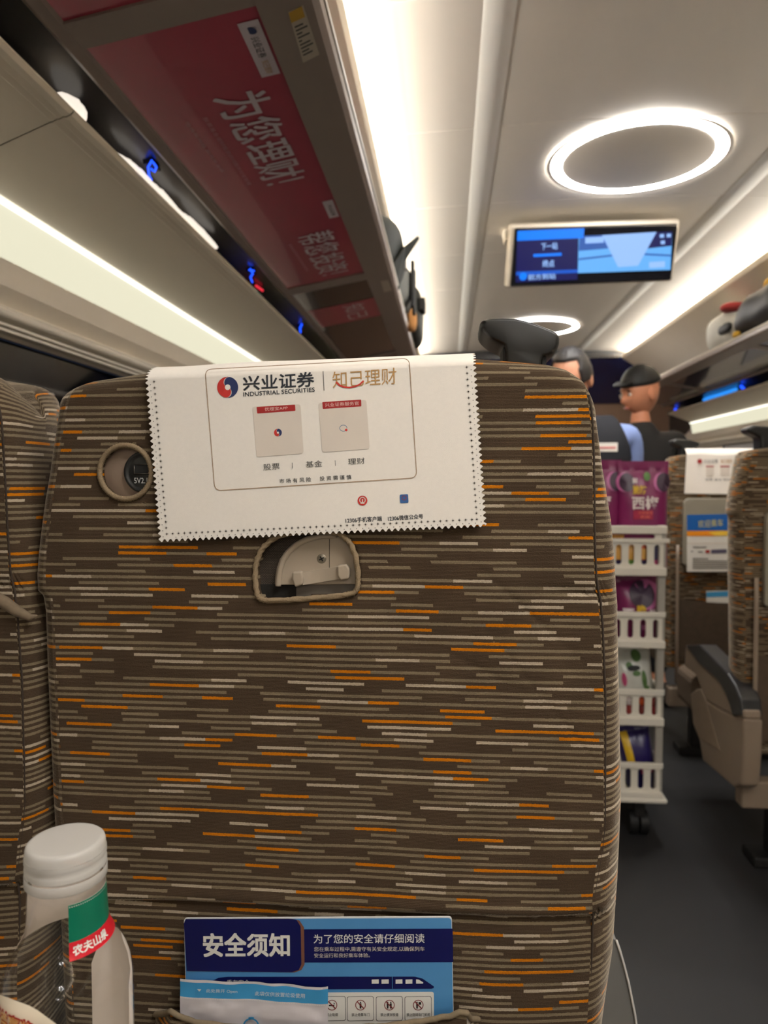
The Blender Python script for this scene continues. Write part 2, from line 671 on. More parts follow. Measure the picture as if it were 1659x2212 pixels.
# ------------------------------------------------------------------ lamps
for sd, nm in ((-1, 'left'), (1, 'right')):
    m = MB()
    m.extrude_section([S(sd, .930, 1.016), S(sd, .947, 1.040)], Y0 + .05, Y1 - .05, COVEM)
    o = m.build('cove_light', origin=(C0 + sd * .93, 0, ZE + 1.016))
    tag(o, 'warm white cove lamp along the %s ceiling edge' % ('ceiling edge above the red adverts,' if sd < 0 else 'ceiling edge above the white rucksack,'), 'lamp', 'cove lamps along the ceiling')
    o['label'] = ('long bright cove lamp at the ceiling edge above the red advert rack' if sd < 0 else
                  'long bright cove lamp at the ceiling edge on the side of the white rucksack')
    t = thing('wall_lamp', (C0 + sd * 1.335, 1.5, ZE + .37), 'long cream wall lamp under the beige panel beside the dark window' if sd < 0 else
              'cream wall lamp under the beige panel above the grey window blind', 'lamp', 'wall lamps above the windows')
    q = MB()
    q.extrude_section([S(sd, 1.336, .458), S(sd, 1.340, .43), S(sd, 1.346, .40), S(sd, 1.352, .376)], Y0, 5.98, WALLGLOW, smooth=True)  # wall surface lit by the LED line, its light put in as emission
    q.build('lit_wall_glow', t)
    q = MB()
    q.extrude_section([S(sd, 1.327, .4615), S(sd, 1.329, .4555), S(sd, 1.337, .456), S(sd, 1.337, .462)], Y0, 5.98, WALLLINE, closed=True)
    q.build('glow_strip', t)
    # beige ceiling-side panel over the window, lip ribbed
    q = MB()
    q.extrude_section([S(sd, 1.40, .560), S(sd, 1.20, .553), S(sd, 1.160, .548), S(sd, 1.147, .542), S(sd, 1.143, .535), S(sd, 1.148, .530), S(sd, 1.156, .5275), S(sd, 1.1575, .5285), S(sd, 1.166, .5245),
                       S(sd, 1.1675, .5255), S(sd, 1.176, .5212), S(sd, 1.1775, .5220), S(sd, 1.186, .5185), S(sd, 1.25, .494), S(sd, 1.325, .4645), S(sd, 1.34, .462), S(sd, 1.42, .465)], Y0, 1.02 if sd < 0 else 5.95, BEIGE)
    if sd < 0:
        q.extrude_section([S(sd, 1.40, .560), S(sd, 1.20, .553), S(sd, 1.160, .548), S(sd, 1.147, .542), S(sd, 1.143, .535), S(sd, 1.148, .530), S(sd, 1.156, .5275), S(sd, 1.1575, .5285), S(sd, 1.166, .5245),
                           S(sd, 1.1675, .5255), S(sd, 1.176, .5212), S(sd, 1.1775, .5220), S(sd, 1.186, .5185), S(sd, 1.25, .494), S(sd, 1.325, .4645), S(sd, 1.34, .462), S(sd, 1.42, .465)], 1.0225, 5.95, BEIGE)
    o = q.build('trim_%d' % (4 if sd < 0 else 5))
    struct(o, 'beige overhead side panel below the luggage rack', 'wall panel')

ring0 = None
for i, y in enumerate((2.56, 5.27, -0.17, -2.9, -5.6)):
    if i == 0:
        t = thing('ring_light', (C0 + .035, y, ZE + 1.09), 'white ring lamp on the ceiling in front of the blue screen', 'lamp', 'ring lamps on the ceiling')
        m = MB()
        m.lathe([(.249, .0062), (.283, .0062)], (C0 + .035, y, ZE + 1.085), RINGM, 96)
        m.build('light_tube', t)
        m = MB()
        m.lathe([(.0, .0045), (.240, .0045), (.247, .0063)], (C0 + .035, y, ZE + 1.085), CEIL, 64)
        m.build('cover_plate', t)
        m = MB()
        m.lathe([(.285, .0063), (.290, .0045), (.300, .0062)], (C0 + .035, y, ZE + 1.085), CEIL, 96)
        m.build('rim', t)
        ring0 = t
    else:
        copy_thing(ring0, (C0 + .035, y, ZE + 1.09), ['', 'small far ring lamp on the ceiling behind the black seat handle', 'ring lamp on the ceiling over the camera', 'ring lamp on the ceiling behind the camera', 'rearmost ring lamp on the ceiling'][i])

# ------------------------------------------------------------------ luggage racks
RK = lambda hw: .658 - .184 * (hw - .778)       # underside of the rack


def rackpt(sd, hw, y, dz=0):
    return Vector((C0 + sd * hw, y, ZE + RK(hw) + dz))


def onrack(px, py, dz=0):
    """point of the left rack's underside seen at a pixel (design-time aid)"""
    r = ray(px, py)
    # z-ZE = .658-.184*((C0-x)-.778)
    k = (.658 - .184 * (C0 - .778)) / (r.z - .184 * r.x)
    return EYE + r * k + Vector((0, 0, dz))


PANELS = [(-7.9, -.46), (-.42, .93), (.985, 2.25), (2.32, 3.60), (3.67, 4.95), (5.02, 5.95)]
for sd in (-1, 1):
    t = thing('luggage_rack', (C0 + sd * .778, 1.0, ZE + .66),
              'brown overhead luggage rack with red advert panels underneath' if sd < 0 else 'brown overhead luggage rack carrying the white rucksack', 'luggage rack', 'overhead luggage racks')
    m = MB()
    # aisle-side rail, wall-side rail, cross bars
    m.extrude_section([S(sd, .786, RK(.786) + .030), S(sd, .778, RK(.778) + .020), S(sd, .779, RK(.778) + .003), S(sd, .788, RK(.788) - .002), S(sd, .862, RK(.862)), S(sd, .866, RK(.866) + .012), S(sd, .82, RK(.82) + .030)], Y0, 5.98, RACKB, closed=True)
    m.extrude_section([S(sd, 1.104, RK(1.104) + .012), S(sd, 1.108, RK(1.108)), S(sd, 1.122, RK(1.122) - .003), S(sd, 1.128, RK(1.128)), S(sd, 1.13, RK(1.13) + .02)], Y0, 5.98, RACKB, closed=True)
    for a in [.93, 2.25, 3.60, 4.95]:
        wd = .055 if a < 1 else .07
        m.extrude_section([S(sd, .80, RK(.80) + .012), S(sd, .80, RK(.80) + .002), S(sd, 1.12, RK(1.12) + .002), S(sd, 1.12, RK(1.12) + .012)], a, a + wd, RACKB, closed=True)
    m.build('frame', t)
    m = MB()
    m.extrude_section([S(sd, .777, RK(.778) + .031), S(sd, .7745, RK(.778) + .026), S(sd, .776, RK(.778) + .021), S(sd, .786, RK(.786) + .029)], Y0, 5.98, PALE, closed=True)
    m.build('edge_trim', t)
    m = MB()
    m.extrude_section([S(sd, 1.13, RK(1.13) + .010), S(sd, 1.24, RK(1.24) + .010), S(sd, 1.42, RK(1.42) + .012)], Y0, 5.98, DARKCH)
    m.build('service_channel', t)
    for i, (a, b) in enumerate(PANELS):
        m = MB()
        if sd < 0 and 0 < i < 3:
            pm = RED
        else:
            pm = GLOSSDARK if sd < 0 else GLOSSBLUE
        m.extrude_section([S(sd, .86, RK(.86) + .006), S(sd, 1.11, RK(1.11) + .006), S(sd, 1.11, RK(1.11) + .012), S(sd, .86, RK(.86) + .012)], a, b, pm, closed=True)

        def q(hwa, hwb, ya, yb, dz=.0045):
            # text box: reads away from the camera, tops towards the aisle
            return [rackpt(sd, hwa, ya, dz), rackpt(sd, hwa, yb, dz), rackpt(sd, hwb, yb, dz), rackpt(sd, hwb, ya, dz)]
        if sd < 0 and i == 2:
            m.text('为您', q(.900, .988, 1.175, 1.335), ADWHITE, .012)
            m.text('理财', q(.900, .988, 1.345, 1.505), ADWHITE, .012)
            m.text('！', q(.905, .985, 1.515, 1.525), ADWHITE)
            m.poly(q(.868, .898, 1.015, 1.150, .0048), ADWHITE)
            m.text('兴业证券', q(.876, .889, 1.050, 1.100, .004), BLACKINK)
            m.text('知己理财', q(.877, .888, 1.108, 1.142, .004), GOLDINK)
            c = rackpt(sd, .883, 1.035, .004)
            m.poly([c + Vector((.008 * math.cos(k * PI / 8), .008 * math.sin(k * PI / 8), 0)) for k in range(16)], NAVYINK)
            m.text('股票基金理财投资顾问服务财富管理', q(1.012, 1.020, 1.22, 1.50), ADDIM)
            m.text('市场有风险 投资需谨慎', q(1.045, 1.051, 1.22, 1.42), ADDIM)
            m.text('帮您', q(.898, .992, 1.84, 2.00), ADWHITE, .008)
            m.text('投资', q(.898, .992, 2.015, 2.175), ADWHITE, .008)
            m.text('！', q(.905, .985, 2.19, 2.20), ADWHITE)
            m.poly(q(.868, .892, 1.665, 1.77, .0048), ADWHITE)
            m.text('兴业证券', q(.874, .884, 1.69, 1.755, .004), GREYINK)
            m.text('股票基金理财投资顾问服务财富管理', q(1.012, 1.020, 1.88, 2.12), ADDIM)
        if sd < 0 and i == 3:
            m.poly([rackpt(sd, .862, 2.56, .0050), rackpt(sd, .862, 2.83, .0050), rackpt(sd, 1.10, 2.83, .0050), rackpt(sd, 1.10, 2.56, .0050)], RED)
            m.text('知己', q(.905, .985, 2.59, 2.80), ADWHITE)
        m.build('advert_panel' if sd < 0 and 0 < i < 4 else 'rack_panel', t)
    if sd < 0:
        m = MB()
        st = [onrack(622, 22, -.002), onrack(655, 8, -.002), onrack(690, 115, -.002), onrack(655, 133, -.002)]
        stk = mat('silver_sticker', (196, 186, 172), .35)
        m.poly(st, stk)
        m.poly([st[0] * .98 + st[2] * .02 - Vector((0, 0, .0004)), lerp(st[0], st[1], .9) - Vector((0, 0, .0004)), lerp(lerp(st[0], st[1], .9), lerp(st[3], st[2], .9), .2) - Vector((0, 0, .0004)), lerp(st[0], st[3], .2) - Vector((0, 0, .0004))], mat('yellow_warning_mark', (200, 160, 60), .4))
        for k in range(9):
            a = .28 + .07 * k
            wdt = (.55, .75, .35, .75, .2, .65, .75, .45, .6)[k]
            p0, p1 = lerp(st[0], st[3], a), lerp(st[1], st[2], a)
            e = (st[3] - st[0]) * .028
            dn = Vector((0, 0, -.0004))
            m.poly([lerp(p0, p1, .12) + dn, lerp(p0, p1, .12 + wdt) + dn, lerp(p0, p1, .12 + wdt) + e + dn, lerp(p0, p1, .12) + e + dn], GREYINK)
        m.build('sticker', t)
        m = MB()
        m.prism([onrack(822, 605, -.002), onrack(838, 603, -.002), onrack(846, 625, -.002), onrack(830, 629, -.002)], (0, 0, -.002), stk)
        m.build('sticker', t)

# seat-number displays in the dark channel
LEDG = 'seat number displays under the racks'


def led(pxs, label, mt, r, extra=None):
    m = MB()
    r = r * .8
    for pts in pxs:
        m.tube(pts, r, mt, 8)
    m.box(sum((Vector(p) for pts in pxs for p in pts), Vector()) / sum(len(p) for p in pxs) + Vector((0, 0, .006)), (.02, .035, .006), BLACKM)
    o = m.build('seat_number_display', origin=pxs[0][0])
    tag(o, label, 'display', LEDG)


def chan(px, py, dz=.001):
    return onrack(px, py, dz)


led([[chan(328, 348), chan(320, 362), chan(322, 380), chan(327, 390)], [chan(331, 352), chan(338, 362), chan(334, 372), chan(326, 366)]], 'largest blue seat number display at the wavy glowing strip in the left rack channel', BLUELED, .0026)
led([[chan(541, 582), chan(546, 592), chan(541, 600), chan(545, 610)], [chan(538, 584), chan(549, 586)]], 'blue seat number display between the wavy glowing strip and the far tiny red lamp', BLUELED, .003)
led([[chan(652, 701), chan(648, 710), chan(649, 718)]], 'smallest blue seat number display in the left rack channel near the white headrest cover', BLUELED, .0042)
m = MB()
m.tube([chan(553, 618), chan(567, 628)], .004, REDLED, 8)
m.build('indicator_lamp', origin=chan(553, 618))
tag(bpy.data.objects['indicator_lamp'], 'small dim red indicator lamp in the left rack channel', 'lamp')


def onrackR(px, py, dz=-.004):
    r = ray(px, py)
    k = (.658 - .184 * (-C0 - .778)) / (r.z + .184 * r.x)
    return EYE + r * k + Vector((0, 0, dz))


led([[onrackR(1601, 833), onrackR(1606, 838)]], 'bright blue seat number display with a light bar under the right rack', BLUELED, .011)
q = MB()
q.tube([onrackR(1521, 863, -.003), onrackR(1530, 859, -.003), onrackR(1560, 850, -.003), onrackR(1590, 840, -.003)], .011, BLUELED2, 8)
o = q.build('light_bar', [x for x in bpy.data.objects if x.name.startswith('seat_number_display')][-1])
o.location = (0, 0, 0)
led([[onrackR(1459, 884), onrackR(1461, 887)]], 'single far blue seat number display at the dark end of the right rack', BLUELED, .014)

# bright wavy streaks in the left channel: added glow, no lamp known there
for i, (pts, label) in enumerate((([(128, 190, .006), (140, 203, .014), (155, 220, .017), (168, 232, .016), (176, 240, .008)], 'short white streak of added glow by the joint of the beige panel'),
                                  ([(252, 318, .003), (270, 335, .008), (298, 358, .009), (322, 380, .006), (342, 402, .009), (362, 425, .010), (382, 443, .006), (400, 455, .005), (412, 470, .010), (430, 490, .012), (450, 510, .010), (470, 526, .004)], 'long wavy white streak of added glow behind the beige panel edge'))):
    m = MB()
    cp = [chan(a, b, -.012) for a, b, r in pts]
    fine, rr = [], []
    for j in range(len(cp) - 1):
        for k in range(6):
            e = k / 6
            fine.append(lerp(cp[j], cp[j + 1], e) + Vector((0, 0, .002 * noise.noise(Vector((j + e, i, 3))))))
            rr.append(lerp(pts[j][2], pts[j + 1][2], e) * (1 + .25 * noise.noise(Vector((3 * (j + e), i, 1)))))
    m.tube(fine, rr, mat('added_glow', (240, 226, 210), .35, emit=(1.0, .9, .78), strength=.5), 10)
    o = m.build('glow_strip', origin=cp[0])
    tag(o, label, 'light strip', 'streaks of added glow in the rack channel')

# ------------------------------------------------------------------ hanging screen
TVY0, TVY1 = 3.02, 3.11
tv = [at(1113, 493, TVY0), at(1465, 483, TVY0), at(1450, 605, TVY1), at(1103, 620, TVY1)]
t = thing('ceiling_screen', (tv[0] + tv[2]) / 2, 'wide black passenger information screen hanging from the ceiling', 'screen')
nrm = (tv[1] - tv[0]).cross(tv[3] - tv[0]).normalized()      # away from the viewer
if nrm.y < 0:
    nrm = -nrm
m = MB()
m.prism(tv, nrm * .035, mat('black_screen_glass', (14, 14, 18), .12))
m.build('screen_panel', t, bevel=.006)
m = MB()
e1, e2 = (tv[1] - tv[0]).normalized(), (tv[3] - tv[0]).normalized()
bz = [tv[0] - e1 * .022 - e2 * .014, tv[1] + e1 * .012 - e2 * .014, tv[2] + e1 * .012 + e2 * .008, tv[3] - e1 * .022 + e2 * .008]
m.prism([p + nrm * .018 for p in bz], nrm * .06, PALE)
m.build('housing', t, bevel=.012)
m = MB()
m.prism([bz[0] + nrm * .05 + e2 * .06 - e1 * .012, bz[1] + nrm * .05 + e2 * .06, Vector((bz[1].x, 3.22, ZE + 1.10)), Vector((bz[0].x - .01, 3.22, ZE + 1.10))], (0, .10, 0), PALE)
m.build('mount', t, bevel=.01)


def tvp(px, py):
    """pixel on the tilted screen plane"""
    r = ray(px, py)
    k = (tv[0] - EYE).dot(nrm) / r.dot(nrm)
    return EYE + r * k


def tvq(pts, d):
    return [tvp(*p) - nrm * d for p in pts]


def disp(name, rgb, s=1.0):
    return mat(name, (4, 4, 6), .4, emit=rgb, strength=s * .66, var=.01)


DK, BRT, SKY_, PALEB, MIDB = disp('display_navy', (10, 14, 86), .8), disp('display_bright_blue', (0, 120, 250), 1.0), disp('display_sky', (98, 170, 238), .95), disp('display_pale', (150, 190, 250), .9), disp('display_mid', (46, 92, 170), .9)
m = MB()
m.poly(tvq([(1117, 520), (1249, 514), (1247, 604), (1114, 610)], .0012), DK)
m.poly(tvq([(1118, 499), (1262, 493), (1260, 514), (1117, 520)], .002), BRT)
m.poly(tvq([(1152, 549), (1213, 546), (1213, 552), (1152, 555)], .002), BRT)
m.poly(tvq([(1115, 587), (1248, 582), (1248, 589), (1115, 595)], .002), disp('display_blue_line', (10, 86, 200), .9))
cc = tvp(1130, 597) - nrm * .003
m.poly([cc + (e1 * math.cos(k * PI / 10) + e2 * math.sin(k * PI / 10)) * .016 for k in range(20)], BRT)
m.text('下一站', tvq([(1169, 525), (1204, 523), (1204, 538), (1169, 540)], .003), PALEB, .02)
m.text('终点', tvq([(1172, 562), (1197, 561), (1197, 576), (1172, 577)], .003), PALEB, .02)
m.text('前方到站', tvq([(1141, 593), (1200, 590), (1200, 602), (1141, 605)], .003), PALEB, .02)
m.poly(tvq([(1250, 512), (1452, 500), (1448, 583), (1248, 590)], .0012), SKY_)
m.poly(tvq([(1252, 510), (1318, 507), (1322, 536), (1250, 542)], .0016), MIDB)
m.poly(tvq([(1408, 502), (1452, 500), (1450, 531), (1388, 538)], .0016), DK)
m.poly(tvq([(1300, 508), (1418, 501), (1378, 574), (1335, 577)], .0022), PALEB)
m.poly(tvq([(1250, 558), (1328, 549), (1328, 553), (1250, 562)], .002), MIDB)
m.poly(tvq([(1392, 547), (1450, 550), (1450, 554), (1392, 551)], .002), MIDB)
m.poly(tvq([(1402, 566), (1436, 564), (1436, 577), (1402, 579)], .0024), PALEB)
m.poly(tvq([(1264, 513), (1304, 511), (1304, 524), (1264, 526)], .0024), PALEB)
for a, b in ((1425, 506), (1440, 505), (1427, 520)):
    m.poly(tvq([(a, b), (a + 9, b - .5), (a + 9, b + 7), (a, b + 7.5)], .0024), PALEB)
m.build('picture', t)

# ------------------------------------------------------------------ passenger seats


def tab(px, Y):
    """pixel outline -> (x, z) pairs"""
    return [(lambda p: (p.x, p.z))(at(a, b, Y)) for a, b in px]


L_OUT = tab([(158, 820), (148, 845), (135, 872), (128, 910), (122, 950), (115, 1000), (105, 1050), (98, 1100), (92, 1160), (88, 1220), (90, 1260), (102, 1290), (107, 1330), (113, 1500), (122, 1700), (134, 1900), (150, 2212), (165, 2500), (175, 3300)], .585)[::-1]
R_OUT = tab([(1268, 820), (1279, 845), (1287, 872), (1294, 910), (1302, 950), (1310, 1000), (1315, 1050), (1322, 1100), (1328, 1160), (1332, 1220), (1334, 1260), (1336, 1290), (1336, 1330), (1339, 1500), (1344, 1700), (1337, 1900), (1326, 2050), (1300, 2212), (1290, 2500), (1285, 3300)], .585)[::-1]
R_SEAM = tab([(1258, 820), (1266, 845), (1272, 872), (1276, 910), (1278, 950), (1280, 1050), (1281, 1160), (1285, 1260), (1293, 1290), (1298, 1350), (1304, 1500), (1303, 1780), (1294, 1850), (1285, 1900), (1278, 1950), (1276, 2050), (1268, 2212), (1262, 2500), (1258, 3300)], .561)[::-1]
TOPT = tab([(60, 1000), (118, 905), (135, 872), (155, 840), (200, 823), (330, 803), (600, 790), (1022, 774), (1100, 779), (1190, 787), (1228, 797), (1255, 815), (1280, 852), (1300, 920), (1380, 1000)], .585)


def itp(t, z, xi=1, yi=0):
    return float(np.interp(z, [p[xi] for p in t], [p[yi] for p in t]))


HOLE_C = at(272, 1020, .56)
HOLE_R = 57 / F * .56
DPX = [(556, 1285), (551, 1250), (553, 1215), (566, 1185), (590, 1163), (625, 1150), (700, 1146), (735, 1152), (757, 1172), (770, 1205), (774, 1245), (773, 1270), (765, 1281), (745, 1285), (700, 1290), (620, 1296), (575, 1297), (562, 1293)]
DPOLY = [at(a, b, .56) for a, b in DPX]


def inside(x, z, poly):
    r = False
    n = len(poly)
    for i in range(n):
        a, b = poly[i], poly[(i + 1) % n]
        if (a.z > z) != (b.z > z) and x < (b.x - a.x) * (z - a.z) / (b.z - a.z) + a.x:
            r = not r
    return r


XM = (L_OUT[8][0] + R_OUT[8][0]) / 2
YB, YF = .56, .675
ZB = .36


def seat_back(step, detail, parent, name='backrest'):
    """closed cushion: ring of columns around the back, rows upwards, rolled top"""
    nb = int(.43 / step)
    ring = []                                    # (kind, param)
    for i in range(nb + 1):
        ring.append(('b', -1 + 2 * i / nb))
    na = max(4, int(7 * .003 / step) + 3)
    for i in range(1, na + 1):
        ring.append(('ra', i / na))
    for i in range(1, 7):
        ring.append(('rs', i / 6))
    for i in range(1, 12):
        ring.append(('f', 1 - 2 * i / 12))
    for i in range(6):
        ring.append(('ls', 1 - i / 6))
    for i in range(na, 0, -1):
        ring.append(('la', i / na))
    nr = int((1.19 - ZB) / step)
    NR = len(ring)
    rows = [(i / nr, 0.0) for i in range(nr + 1)] + [(1.0, (i + 1) / 7 * PI / 2) for i in range(7)]
    RZ, RY = .017, .032
    vs, us = [], []
    zc = at(700, 1966, .56).z                    # stitched crease above the pocket
    zw = at(1285, 1280, .56).z
    for s, ph in rows:
        zt0 = 1.2
        u = 0.0
        prev = None
        for kd, p in ring:
            # provisional x at mid height for the top profile
            zz = ZB + s * (1.185 - ZB)
            for _ in range(2):
                xl, xr, xs = itp(L_OUT, zz), itp(R_OUT, zz), itp(R_SEAM, zz)
                rl, rr_ = .019, max(.008, xr - xs)
                if kd == 'b':
                    x = lerp(xl + rl, xr - rr_, (p + 1) / 2)
                    y = YB
                elif kd == 'ra':
                    x = xr - rr_ + rr_ * math.sin(p * PI / 2)
                    y = YB + .036 * (1 - math.cos(p * PI / 2))
                elif kd == 'la':
                    x = xl + rl - rl * math.sin(p * PI / 2)
                    y = YB + .036 * (1 - math.cos(p * PI / 2))
                elif kd == 'rs':
                    x = xr - .018 * p * p
                    y = lerp(YB + .036, YF, p)
                elif kd == 'ls':
                    x = xl + .018 * p * p
                    y = lerp(YB + .036, YF, p)
                else:
                    x = lerp(xl + .018, xr - .018, (p + 1) / 2)
                    y = YF + .012 * (1 - p * p)
                zt = itp(TOPT, x, 0, 1)
                zz = ZB + s * (zt - RZ - ZB)
            z = zz + RZ * math.sin(ph)
            ym = (YB + YF) / 2
            if ph:
                k = (1 - math.cos(ph))
                y = y + (1 if y < ym else -1) * min(RY * k, abs(ym - y) * .9)
                x = x + (XM - x) * .03 * k
            if prev is not None:
                u += math.hypot(x - prev[0], y - prev[1])
            prev = (x, y)
            if ph:
                vv = zz + .03 * ph / (PI / 2)
            else:
                vv = zz
            ub = u
            gz = min(1, max(0, (.86 - z) / .12)) * min(1, max(0, (x - .03) / .10)) ** 2
            vv -= .010 * gz + (.006 * p * min(1, max(0, (1.0 - z) / .15)) if kd == 'ra' else .006 * (1 + p) * min(1, max(0, (1.0 - z) / .15)) if kd == 'rs' else 0)
            if detail and y < YB + .02 and not ph:
                q = 1 if y < YB + .004 else .4
                nz = noise.noise(Vector((x * 14, z * 9, 1.3))) * .0016 + noise.noise(Vector((x * 40, z * 30, 4))) * .0005
                y += nz * q
                # crease above the pocket, pulled up at the right end
                zz2 = zc + .010 * max(0, (x - .03) / .1) ** 2 - .004 * max(0, (-.2 - x) / .1)
                y += q * (.0034 * math.exp(-((z - zz2) / .0026) ** 2) - .0022 * math.exp(-((z - zz2 - .006) / .005) ** 2) + (.003 if z < zz2 else 0) * math.exp(-max(0, zz2 - z) / .05))
                # wing crease on the right and folds running from it
                dx = x - at(1285, 1280, .56).x
                y += q * .0035 * math.exp(-((z - zw - .10 * max(-.06, dx) * -.25) / .0022) ** 2) * math.exp(-(dx / .035) ** 2)
                for k_, (fx, fz, sl, ln, am) in enumerate(((.02, .955, -.5, .03, .0012), (.06, 1.0, -.9, .035, .0014), (-.25, .99, .35, .03, .0012), (.075, .93, -1.2, .05, .001), (-.10, .90, .4, .02, .001))):
                    d_ = (z - fz) - sl * (x - fx)
                    y += q * am * math.exp(-(d_ / .0025) ** 2) * math.exp(-((x - fx) / ln) ** 2)
                # wing crease on the left rear edge
                if kd == 'b':
                    if (x - HOLE_C.x) ** 2 + (z - HOLE_C.z) ** 2 < HOLE_R ** 2 or inside(x, z, DPOLY):
                        y += .0135
            vs.append((x, y, z))
            us.append((ub, vv))
    fs, uvs = [], []
    per = [us[r * NR + NR - 1][0] + .02 for r in range(len(rows))]
    for r in range(len(rows) - 1):
        for i in range(NR):
            j = (i + 1) % NR
            a, b, c, d = r * NR + i, r * NR + j, (r + 1) * NR + j, (r + 1) * NR + i
            fs.append((a, b, c, d))
            w_ = [list(us[a]), list(us[b]), list(us[c]), list(us[d])]
            if j == 0:
                w_[1][0], w_[2][0] = per[r], per[r + 1]
            if ring[j][0] in ('ra', 'rs', 'f', 'ls'):
                for k in w_:
                    k[0] += 3.37
                    k[1] += .0019
            uvs.append(w_)
    top = [(len(rows) - 1) * NR + i for i in range(NR)]
    m = MB()
    m.add(vs, fs + [tuple(top)], FABRIC, True, uvs + [[us[k] for k in top]])
    # seam thread along the right edge
    pts = []
    for k in range(60):
        z = lerp(.62, 1.165, k / 59)
        x = itp(R_SEAM, z) + .0012
        y = YB + .0004
        if detail:
            y += .55 * (noise.noise(Vector((x * 14, z * 9, 1.3))) * .0016 + noise.noise(Vector((x * 40, z * 30, 4))) * .0005) + (.0015 if z < zc else 0)
        pts.append((x, y, z))
    m.tube(pts, .0009, SEAMM, 6)
    return m.build(name, parent)


FRONT = thing('passenger_seat', (XM, .62, 0), 'large brown striped seat directly ahead with the white headrest cover and usb socket', 'seat', 'brown striped passenger seats')
bk = seat_back(.0026, True, FRONT)

# usb socket in its braided opening
m = MB()
circ = [HOLE_C + Vector((math.cos(a) * HOLE_R * 1.05, -.0008, math.sin(a) * HOLE_R * 1.05)) for a in [2 * PI * k / 140 for k in range(140)]]
m.tube(circ, .0021, BRAID, 12, closed=True, twist=2600, amp=.22)
m.build('braided_edging', FRONT)
m = MB()
pc = at(300, 1020, .5655)
m.lathe([(.0, 0), (.0285, 0), (.0295, .001), (.0295, .006)], (0, 0, 0), mat('taupe_socket_plate', (158, 138, 122), .5), 64)
m.v = [(pc.x - 0.0005 + a, pc.y + c, pc.z + b) for a, b, c in m.v]
# clip the plate's left side straight, as in the trim piece
lx = at(222, 1020, .5655).x
m.v = [(max(a, lx), b, c) for a, b, c in m.v]
pl = m.build('socket_plate', FRONT)
m = MB()
uc = at(311, 1020, .5625)
UR = 47 / F * .5625
m.lathe([(0, -.0005), (UR * .70, -.0005), (UR * .78, .0004), (UR * .84, -.0012), (UR * .97, -.0010), (UR, .0004), (UR, .006)], (0, 0, 0), BLACKP, 64)
m.v = [(uc.x + a, uc.y + c, uc.z + b) for a, b, c in m.v]
usb = m.build('usb_socket', FRONT)
m = MB()
p = [at(a, b, .5615) for a, b in ((291, 1003), (340, 1003), (340, 1023), (291, 1023))]
m.prism([q + Vector((0, -.0006, 0)) for q in p], (0, .004, 0), BLACKM)
ed = mat('socket_edge', (150, 146, 136), .25, metal=.8)
m.tube([p[0] + Vector((0, -.001, -.001)), p[3] + Vector((0, -.001, 0))], .0003, ed, 6)
m.tube([p[3] + Vector((0, -.001, 0)), p[2] + Vector((0, -.001, 0))], .0003, ed, 6)
m.tube([p[0] + Vector((.002, -.001, 0)), p[1] + Vector((0, -.001, 0))], .0002, ed, 6)
m.build('usb_port', usb)
m = MB()
m.text('5V2.1A', [at(a, b, .5606) for a, b in ((289.5, 1032), (330, 1032.5), (330, 1044), (290, 1044))], mat('grey_print', (186, 186, 184), .5), .012)
m.build('socket_print', usb)

# tray latch in its braided opening
m = MB()
dd = []
for i in range(len(DPOLY)):
    a, b = DPOLY[i], DPOLY[(i + 1) % len(DPOLY)]
    for k in range(7):
        dd.append(lerp(a, b, k / 7) + Vector((0, -.0008, 0)))
# smooth the outline
for _ in range(4):
    dd = [(dd[i - 1] + dd[i] * 2 + dd[(i + 1) % len(dd)]) / 4 for i in range(len(dd))]
m.tube(dd, .0021, BRAID, 12, closed=True, twist=2600, amp=.22)
m.build('braided_edging', FRONT)


m = MB()
m.prism([at(a, b, .5718) for a, b in ((545, 1140), (785, 1140), (785, 1262), (545, 1262))], (0, .002, 0), weave('woven_backing', (92, 80, 68), (38, 32, 26), 260))
m.build('backing_pad', FRONT)
m = MB()
m.prism([at(a, b, .5700) for a, b in ((548, 1262), (640, 1264), (640, 1300), (548, 1300))], (0, .003, 0), weave('dark_webbing', (40, 36, 30), (20, 18, 15), 420))
m.build('webbing_strap', FRONT)
m = MB()
m.prism([at(a, b, .5700) for a, b in ((640, 1264), (780, 1258), (780, 1298), (640, 1300))], (0, .003, 0), mat('grey_latch_base', (112, 104, 94), .5))
m.build('latch_base', FRONT)
arc = [(593, 1264), (594, 1248), (597, 1228), (604, 1208), (616, 1190), (632, 1175), (655, 1163), (685, 1156), (720, 1154), (745, 1160), (766, 1180), (772, 1210), (773, 1262)]
m = MB()
m.prism([at(a, b, .5665) for a, b in arc], (0, .005, 0), LATCH)
lp = m.build('latch_plate', FRONT, bevel=.0008)
m = MB()
rim = [at(a + 8, b + 2, .5663) for a, b in arc[:9]]
fine = []
for i in range(len(rim) - 1):
    for k in range(5):
        fine.append(lerp(rim[i], rim[i + 1], k / 5))
fine.append(rim[-1])
m.tube(fine, .0024, LATCH, 12)
m.build('latch_rim', lp)
m = MB()
sc_ = at(694.5, 1207, .5662)
SCR = mat('steel_screw', (150, 142, 128), .35, metal=.7)
m.lathe([(0, 0), (.0036, 0), (.0042, .0008)], (0, 0, 0), SCR, 32)
m.v = [(sc_.x + a, sc_.y + c, sc_.z + b) for a, b, c in m.v]
for an in (.5, .5 + PI / 2):
    d = Vector((math.cos(an), 0, math.sin(an)))
    e = Vector((-math.sin(an), 0, math.cos(an)))
    cc = sc_ + Vector((0, -.0003, 0))
    m.poly([cc + d * .0022 + e * .0005, cc - d * .0022 + e * .0005, cc - d * .0022 - e * .0005, cc + d * .0022 - e * .0005], BLACKM)
m.tube([at(711.5, 1164, .5664), at(711.5, 1228, .5664)], .00022, SEAMM, 6)
m.build('screw', lp)
m = MB()
